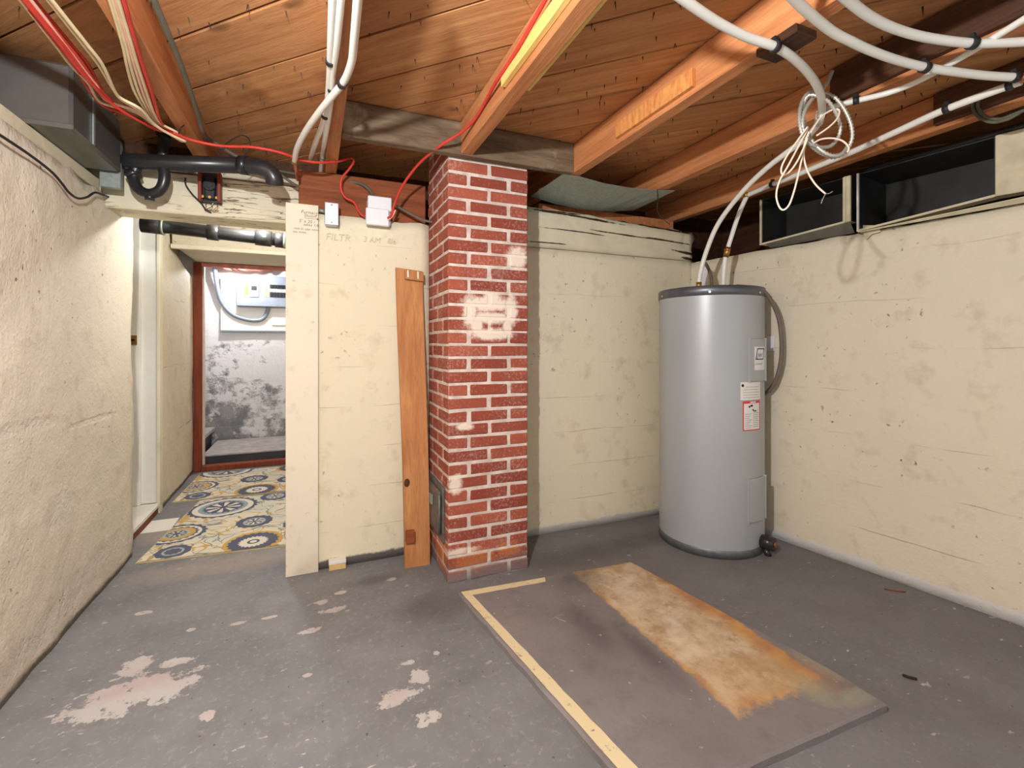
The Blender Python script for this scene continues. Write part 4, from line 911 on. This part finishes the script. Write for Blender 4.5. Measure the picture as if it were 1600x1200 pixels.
# silver box, white box
a = ony(508, 350, 2.50); b = ony(528.5, 318, 2.50)
sb = thing('junction_box', 'small silver metal junction box beside the handwritten board', 'junction box', (a.x, 2.53, a.z))
MB().box((a.x, 2.507, a.z), (b.x, 2.556, b.z)).build('body', 'silver', sb, .006)
MB().box((a.x - .002, 2.500, a.z - .002), (b.x + .002, 2.5065, b.z + .002)).build('cover', 'silver', sb, .003)
for f in (.1, .9): MB().tube([((a.x + b.x) / 2, 2.4998, a.z + (b.z - a.z) * f), ((a.x + b.x) / 2, 2.497, a.z + (b.z - a.z) * f)], .004, 8, 0).build('screw', 'heater_rim', sb)
MB().tube([(a.x, 2.53, b.z - .04), (a.x - .028, 2.53, b.z - .034)], .009, 10, 0).build('connector', 'galv', sb)
a = ony(572, 350, 2.49); b = ony(608, 327, 2.49); c2 = ony(575, 327, 2.50); d3 = ony(612, 309, 2.50)
wbx = thing('wall_box', 'white plastic wall box with two cover halves and red cables', 'wall box', (a.x, 2.53, a.z))
MB().box((c2.x + .002, 2.515, a.z + .01), (d3.x - .004, 2.598, d3.z - .004)).build('body', 'white_box', wbx, .003)
MB().box((a.x, 2.490, a.z), (b.x, 2.5148, b.z - .001)).build('lower_cover', 'white_box', wbx, .004)
MB().box((c2.x, 2.500, c2.z), (d3.x, 2.5148, d3.z)).build('upper_cover', 'white_box', wbx, .004)

# galvanised sheet between joists
sh = [(880, 272), (905, 276), (945, 287), (985, 294), (1022, 297), (1055, 298)]; sl = [(829, 307), (868, 319), (905, 327), (940, 330), (965, 330), (990, 329)]
m = MB(); n = len(sh); vs = []
for (px, py), (qx, qy) in zip(sh, sl):
    A_ = onz(px, py, 2.025); B_ = ony(qx, qy, 2.50); vs += [A_, B_, B_ + Vector((0, 0, .002)), A_ + Vector((0, 0, .002))]
fs = [(0, 1, 2, 3), tuple(4 * (n - 1) + q for q in (3, 2, 1, 0))]
for i in range(n - 1):
    for q in range(4): fs.append((4 * i + q, 4 * i + (q + 1) % 4, 4 * i + 4 + (q + 1) % 4, 4 * i + 4 + q))
tag(m.add(vs, fs, False).build('metal_sheet', 'galv'), 'grey galvanised metal sheet sagging under the joists right of the chimney', 'sheet')

# armoured cable coil and its loose wires
CD = 1.62
loop = [(1300, 112), (1293, 128), (1283, 142), (1268, 156), (1258, 172), (1254, 192), (1258, 212), (1268, 228), (1284, 240), (1303, 246), (1320, 238), (1331, 218), (1330, 196), (1320, 172), (1304, 152), (1285, 145), (1266, 143), (1254, 158), (1249, 180), (1252, 205), (1262, 222), (1280, 230), (1298, 228), (1310, 214), (1313, 196), (1306, 176), (1294, 158), (1278, 150), (1262, 150), (1254, 170), (1257, 195), (1266, 216), (1282, 234), (1300, 243), (1316, 240), (1326, 226)]
pts = []
for i, (px, py) in enumerate(loop): pts.append(ond(px, py, CD + .018 * math.sin(i * .9)) if i > 2 else ond(px, py, CD + .03 * (2 - i) / 2))
cable('armoured_cable', pts, .0074, 'armor', 'coiled armoured steel cable hanging from the ceiling pipes', sides=8, ridge=(.0056, .60))
wires = [([(1263, 200), (1248, 228), (1232, 258), (1218, 283), (1213, 305), (1217, 322), (1224, 328), (1233, 320), (1241, 298), (1248, 270), (1256, 235), (1264, 208)], 'longest loop of loose cream wire below the cable coil'),
         ([(1262, 198), (1246, 220), (1230, 243), (1221, 262), (1223, 273), (1234, 268), (1248, 248), (1262, 216)], 'short loop of loose cream wire below the cable coil'),
         ([(1264, 206), (1257, 226), (1256, 246), (1262, 268), (1274, 288), (1290, 303)], 'loose cream wire with a frayed stripped end'),
         ([(1266, 208), (1282, 184), (1300, 172), (1311, 172), (1309, 184), (1296, 198), (1276, 212)], 'small cream wire loop across the cable coil'),
         ([(1268, 226), (1282, 218), (1300, 216), (1316, 220), (1326, 230), (1324, 238)], 'cream wire arching over the bottom of the cable coil')]
for k, (w, lab) in enumerate(wires):
    wt = thing('loose_wire', lab, 'wire', ond(*w[0], CD - .02), 'loose wires of the coil')
    MB().tube([ond(x, y, CD - .02 - .012 * math.sin(i + k)) for i, (x, y) in enumerate(w)], .0031, 7, 6).build('jacket', 'pale_wire', wt)
    if k == 2:
        for e_ in ([(1290, 303), (1296, 302), (1301, 299)], [(1290, 303), (1287, 308), (1284, 314)], [(1290, 303), (1286, 310), (1283, 318)]):
            MB().tube([ond(x, y, CD - .02) for x, y in e_], .0012, 5, 4).build('bare_strand', 'silver', wt)

# small odds and ends
m = MB()
zp = TH + .0006
for st_ in ([(858, 973), (866, 965), (880, 960)], [(868, 964), (875, 968), (884, 971)]):
    m.tube([onz(x, y, zp) for x, y in st_], .0022, 6, 5)
tag(m.build('paint_squiggle', 'galv', pad), 'pale green paint squiggle')
tag(MB().tube([onz(1382, 920, .003), onz(1398, 923, .004), onz(1415, 925, .003)], .003, 6, 4).build('wood_sliver', 'rim'), 'reddish wood sliver on the floor near the right wall', 'sliver')
tag(MB().tube([onz(1411, 1055, .003), onz(1420, 1058, .006), onz(1432, 1061, .003)], .005, 6, 4).build('debris_crumb', 'black_cable'), 'small black crumb on the floor right of the pad', 'debris')
P = [ond(1096, 410, 2.93), ond(1105, 416, 2.93), ond(1107, 452, 2.93), ond(1094, 452, 2.93)]
tag(MB().prism(P, (0, .006, 0)).build('foil_strip', 'label_white'), 'pale foil strip in the corner behind the heater pipes', 'foil')
P = []
for px, py in [(1346, 352), (1372, 352), (1376, 362), (1362, 366), (1354, 374), (1350, 368)]:
    r_ = ray(px, py); q_ = RW0 + RWN * -.018; P.append(EYE + r_ * ((q_ - EYE).dot(RWN) / r_.dot(RWN)))
tag(MB().prism(P, RWN * .002).build('paper_scrap', 'duct_cream'), 'torn beige paper scrap hanging under the larger duct', 'paper')
# ------------------------------------------------------------------ ducts above the right wall
def rbox(m, s0, s1, z0, z1, o0, o1):
    return m.hexa([rw(s0, z0, o0), rw(s1, z0, o0), rw(s1, z0, o1), rw(s0, z0, o1), rw(s0, z1, o0), rw(s1, z1, o0), rw(s1, z1, o1), rw(s0, z1, o1)])
def rs(px, py, off):      # where a sight line meets the plane in front of the right wall: run and height
    r = ray(px, py); q = RW0 + RWN * off; k = (q - EYE).dot(RWN) / r.dot(RWN); P = EYE + r * k
    return (P - RW0).dot(RWU), P.z
PR = -.055; ZT = 1.992
def duct(label, s0, s1, zl, zr, dep):
    """open box, bottom running from zl to zr, top level"""
    d = thing('duct', label, 'duct', rw((s0 + s1) / 2, min(zl, zr), 0)); T = .005; zt = ZT
    def slab(a, b, z00, z01, z10, z11, o0, o1): return MB().hexa([rw(a, z00, o0), rw(b, z10, o0), rw(b, z10, o1), rw(a, z00, o1), rw(a, z01, o0), rw(b, z11, o0), rw(b, z11, o1), rw(a, z01, o1)])
    slab(s0, s1, zl, zl + T, zr, zr + T, PR, dep).build('bottom_panel', 'duct_dark', d)
    slab(s0, s1, zt - T, zt, zt - T, zt, PR, dep).build('top_panel', 'duct_dark', d)
    slab(s0, s0 + T, zl + T, zt - T, zl + T, zt - T, PR, dep).build('side_panel', 'duct_dark', d)
    slab(s1 - T, s1, zr + T, zt - T, zr + T, zt - T, PR, dep).build('side_panel', 'duct_dark', d)
    slab(s0, s1, min(zl, zr), zt, min(zl, zr), zt, dep, dep + T).build('back_panel', 'duct_dark', d)
    slab(s0, s1, zl - .004, zl - .0004, zr - .004, zr - .0004, PR - .006, .0).build('painted_underside', 'duct_cream', d)
    slab(s0, s1, zl - .0002, zl + .006, zr - .0002, zr + .006, PR - .006, PR - .0005).build('bottom_flange', 'duct_cream', d)
    return d, slab
a0, za = rs(1190, 382, PR); a1, zb = rs(1329, 345, PR)
d1, slab = duct('smaller open black duct end nearer the corner above the wall', a0, a1, za, zb, .20)
slab(a0 - .006, a0 + .004, za - .004, ZT, za - .004, ZT, PR - .010, PR - .0005).build('side_flange', 'duct_cream', d1)
slab(a1 - .030, a1 + .004, zb - .004, ZT, zb - .004, ZT, PR - .012, PR - .0005).build('side_flange', 'duct_cream', d1)
slab(a1 - .018, a1 - .014, zb - .004, ZT, zb - .004, ZT, PR - .020, PR - .0125).build('side_flange_seam', 'duct_cream', d1)
b0, zc_ = rs(1341, 361, PR); b1, zd = rs(1556, 306, PR)
d2_, slab = duct('larger open black duct above the right wall with cream end panel', b0, b1, zc_, zd, .24)
slab(b0 - .003, b0 + .005, zc_ - .004, ZT, zc_ - .004, ZT, PR - .010, PR - .0005).build('side_flange', 'label_white', d2_)
slab(b1 + .0005, b1 + .62, zd - .004, ZT, zd - .02, ZT - .012, PR - .014, .0).build('end_panel', 'duct_cream', d2_, .003)
def lip(d, a, b, za_, zb_, mat):
    MB().hexa([rw(a, za_ - .008, PR - .002), rw(b, zb_ - .008, PR - .002), rw(b, 1.708, -.012), rw(a, 1.708, -.012), rw(a, za_ - .0045, PR - .002), rw(b, zb_ - .0045, PR - .002), rw(b, 1.712, -.012), rw(a, 1.712, -.012)]).build('sloped_lip', mat, d)
lip(d1, a0 + .03, a1, za, zb, 'grey_cable'); lip(d2_, b0, b1 + .60, zc_, zd, 'duct_cream')  # shade painted in: smaller duct's lip is dark olive, larger one's cream
cable('corrugated_hose', [rw(.50, 2.008, -.02), rw(.75, 2.008, -.03), rw(1.0, 2.008, -.04), rw(1.6, 2.008, -.04)], .015, 'black_cable', 'black corrugated hose lying above the larger duct', 'hose', None, 10, (.006, .80))
cable('black_cable', [onx(1522, 152, 2.36), onx(1520, 168, 2.355), onx(1530, 183, 2.355), onx(1550, 191, 2.355), onx(1575, 186, 2.355), onx(1600, 172, 2.355), onx(1625, 160, 2.355)], .006, 'grey_cable', 'dark cable loop on the joist at the right edge, outer turn')
cable('black_cable', [onx(1530, 154, 2.357), onx(1528, 168, 2.352), onx(1540, 182, 2.352), onx(1562, 186, 2.352), onx(1585, 178, 2.352), onx(1620, 164, 2.352)], .006, 'grey_cable', 'dark cable loop on the joist at the right edge, inner turn')
# duct above the left wall
dl = thing('duct', 'shiny grey metal duct box above the left wall', 'duct', (-1.2, 2.3, 1.906))
MB().box((-1.70, 2.14, 1.906), (-.79, 2.60, 2.135)).build('box', 'duct_left', dl, .010)
MB().box((-1.70, 2.128, 1.900), (-.782, 2.1385, 1.918)).build('flange', 'duct_left', dl, .002)
MB().box((-.789, 2.30, 1.915), (-.783, 2.315, 2.12)).build('seam', 'galv', dl)
tag(MB().box((-.878, 2.63, 1.842), (-.80, 2.66, 2.06)).build('metal_strap', 'galv', None, .003), 'narrow galvanised metal piece at the end of the left duct', 'metal piece')

# ------------------------------------------------------------------ lamps
def bulb(loc, power, col, label, rad=.026, cord=None):
    l = thing('ceiling_lamp', label, 'lamp', loc)
    x, y, z = loc
    MB().lathe((x, y), [(.055, z + .10), (.055, z + .085), (.030, z + .070), (.024, z + .035), (.001, z + .035)], 20).build('lamp_holder', 'white_box', l)
    MB().lathe((x, y), [(.013, z + .034), (.016, z + .022), (.029, z), (.030, z - .012), (.022, z - .028), (.001, z - .034)], 18).build('glass_bulb', 'bulb', l)
    if cord: MB().tube([(x, y, z + .099), (x, y, cord)], .004, 8, 0).build('cord', 'black_cable', l)
    ld = bpy.data.lights.new('bulb_light', 'POINT'); ld.energy = power; ld.color = col; ld.shadow_soft_size = rad
    lo_ = bpy.data.objects.new('bulb_light', ld); COL.objects.link(lo_); lo_.location = (x, y, z - .075)
    return l
bulb((-.22, .40, 1.90), BULB_W, (.965, .985, 1.0), 'bare bulb hanging on a short cord left of the camera', cord=2.175)
bulb((-.30, 3.22, 2.005), HALL_W, (.98, .99, 1.0), 'added unseen bulb brightening the corridor, under its ceiling just behind the lintel')  # added fill light, hidden above the lintel, to brighten the corridor
bulb((-.70, 5.42, 2.015), FAR_W, (.90, .95, 1.0), 'added unseen bulb standing in for daylight under the far stair room ceiling')  # added cool light, out of view, standing in for stairwell daylight
for o in list(bpy.data.objects):
    if '_o' in o: del o['_o']
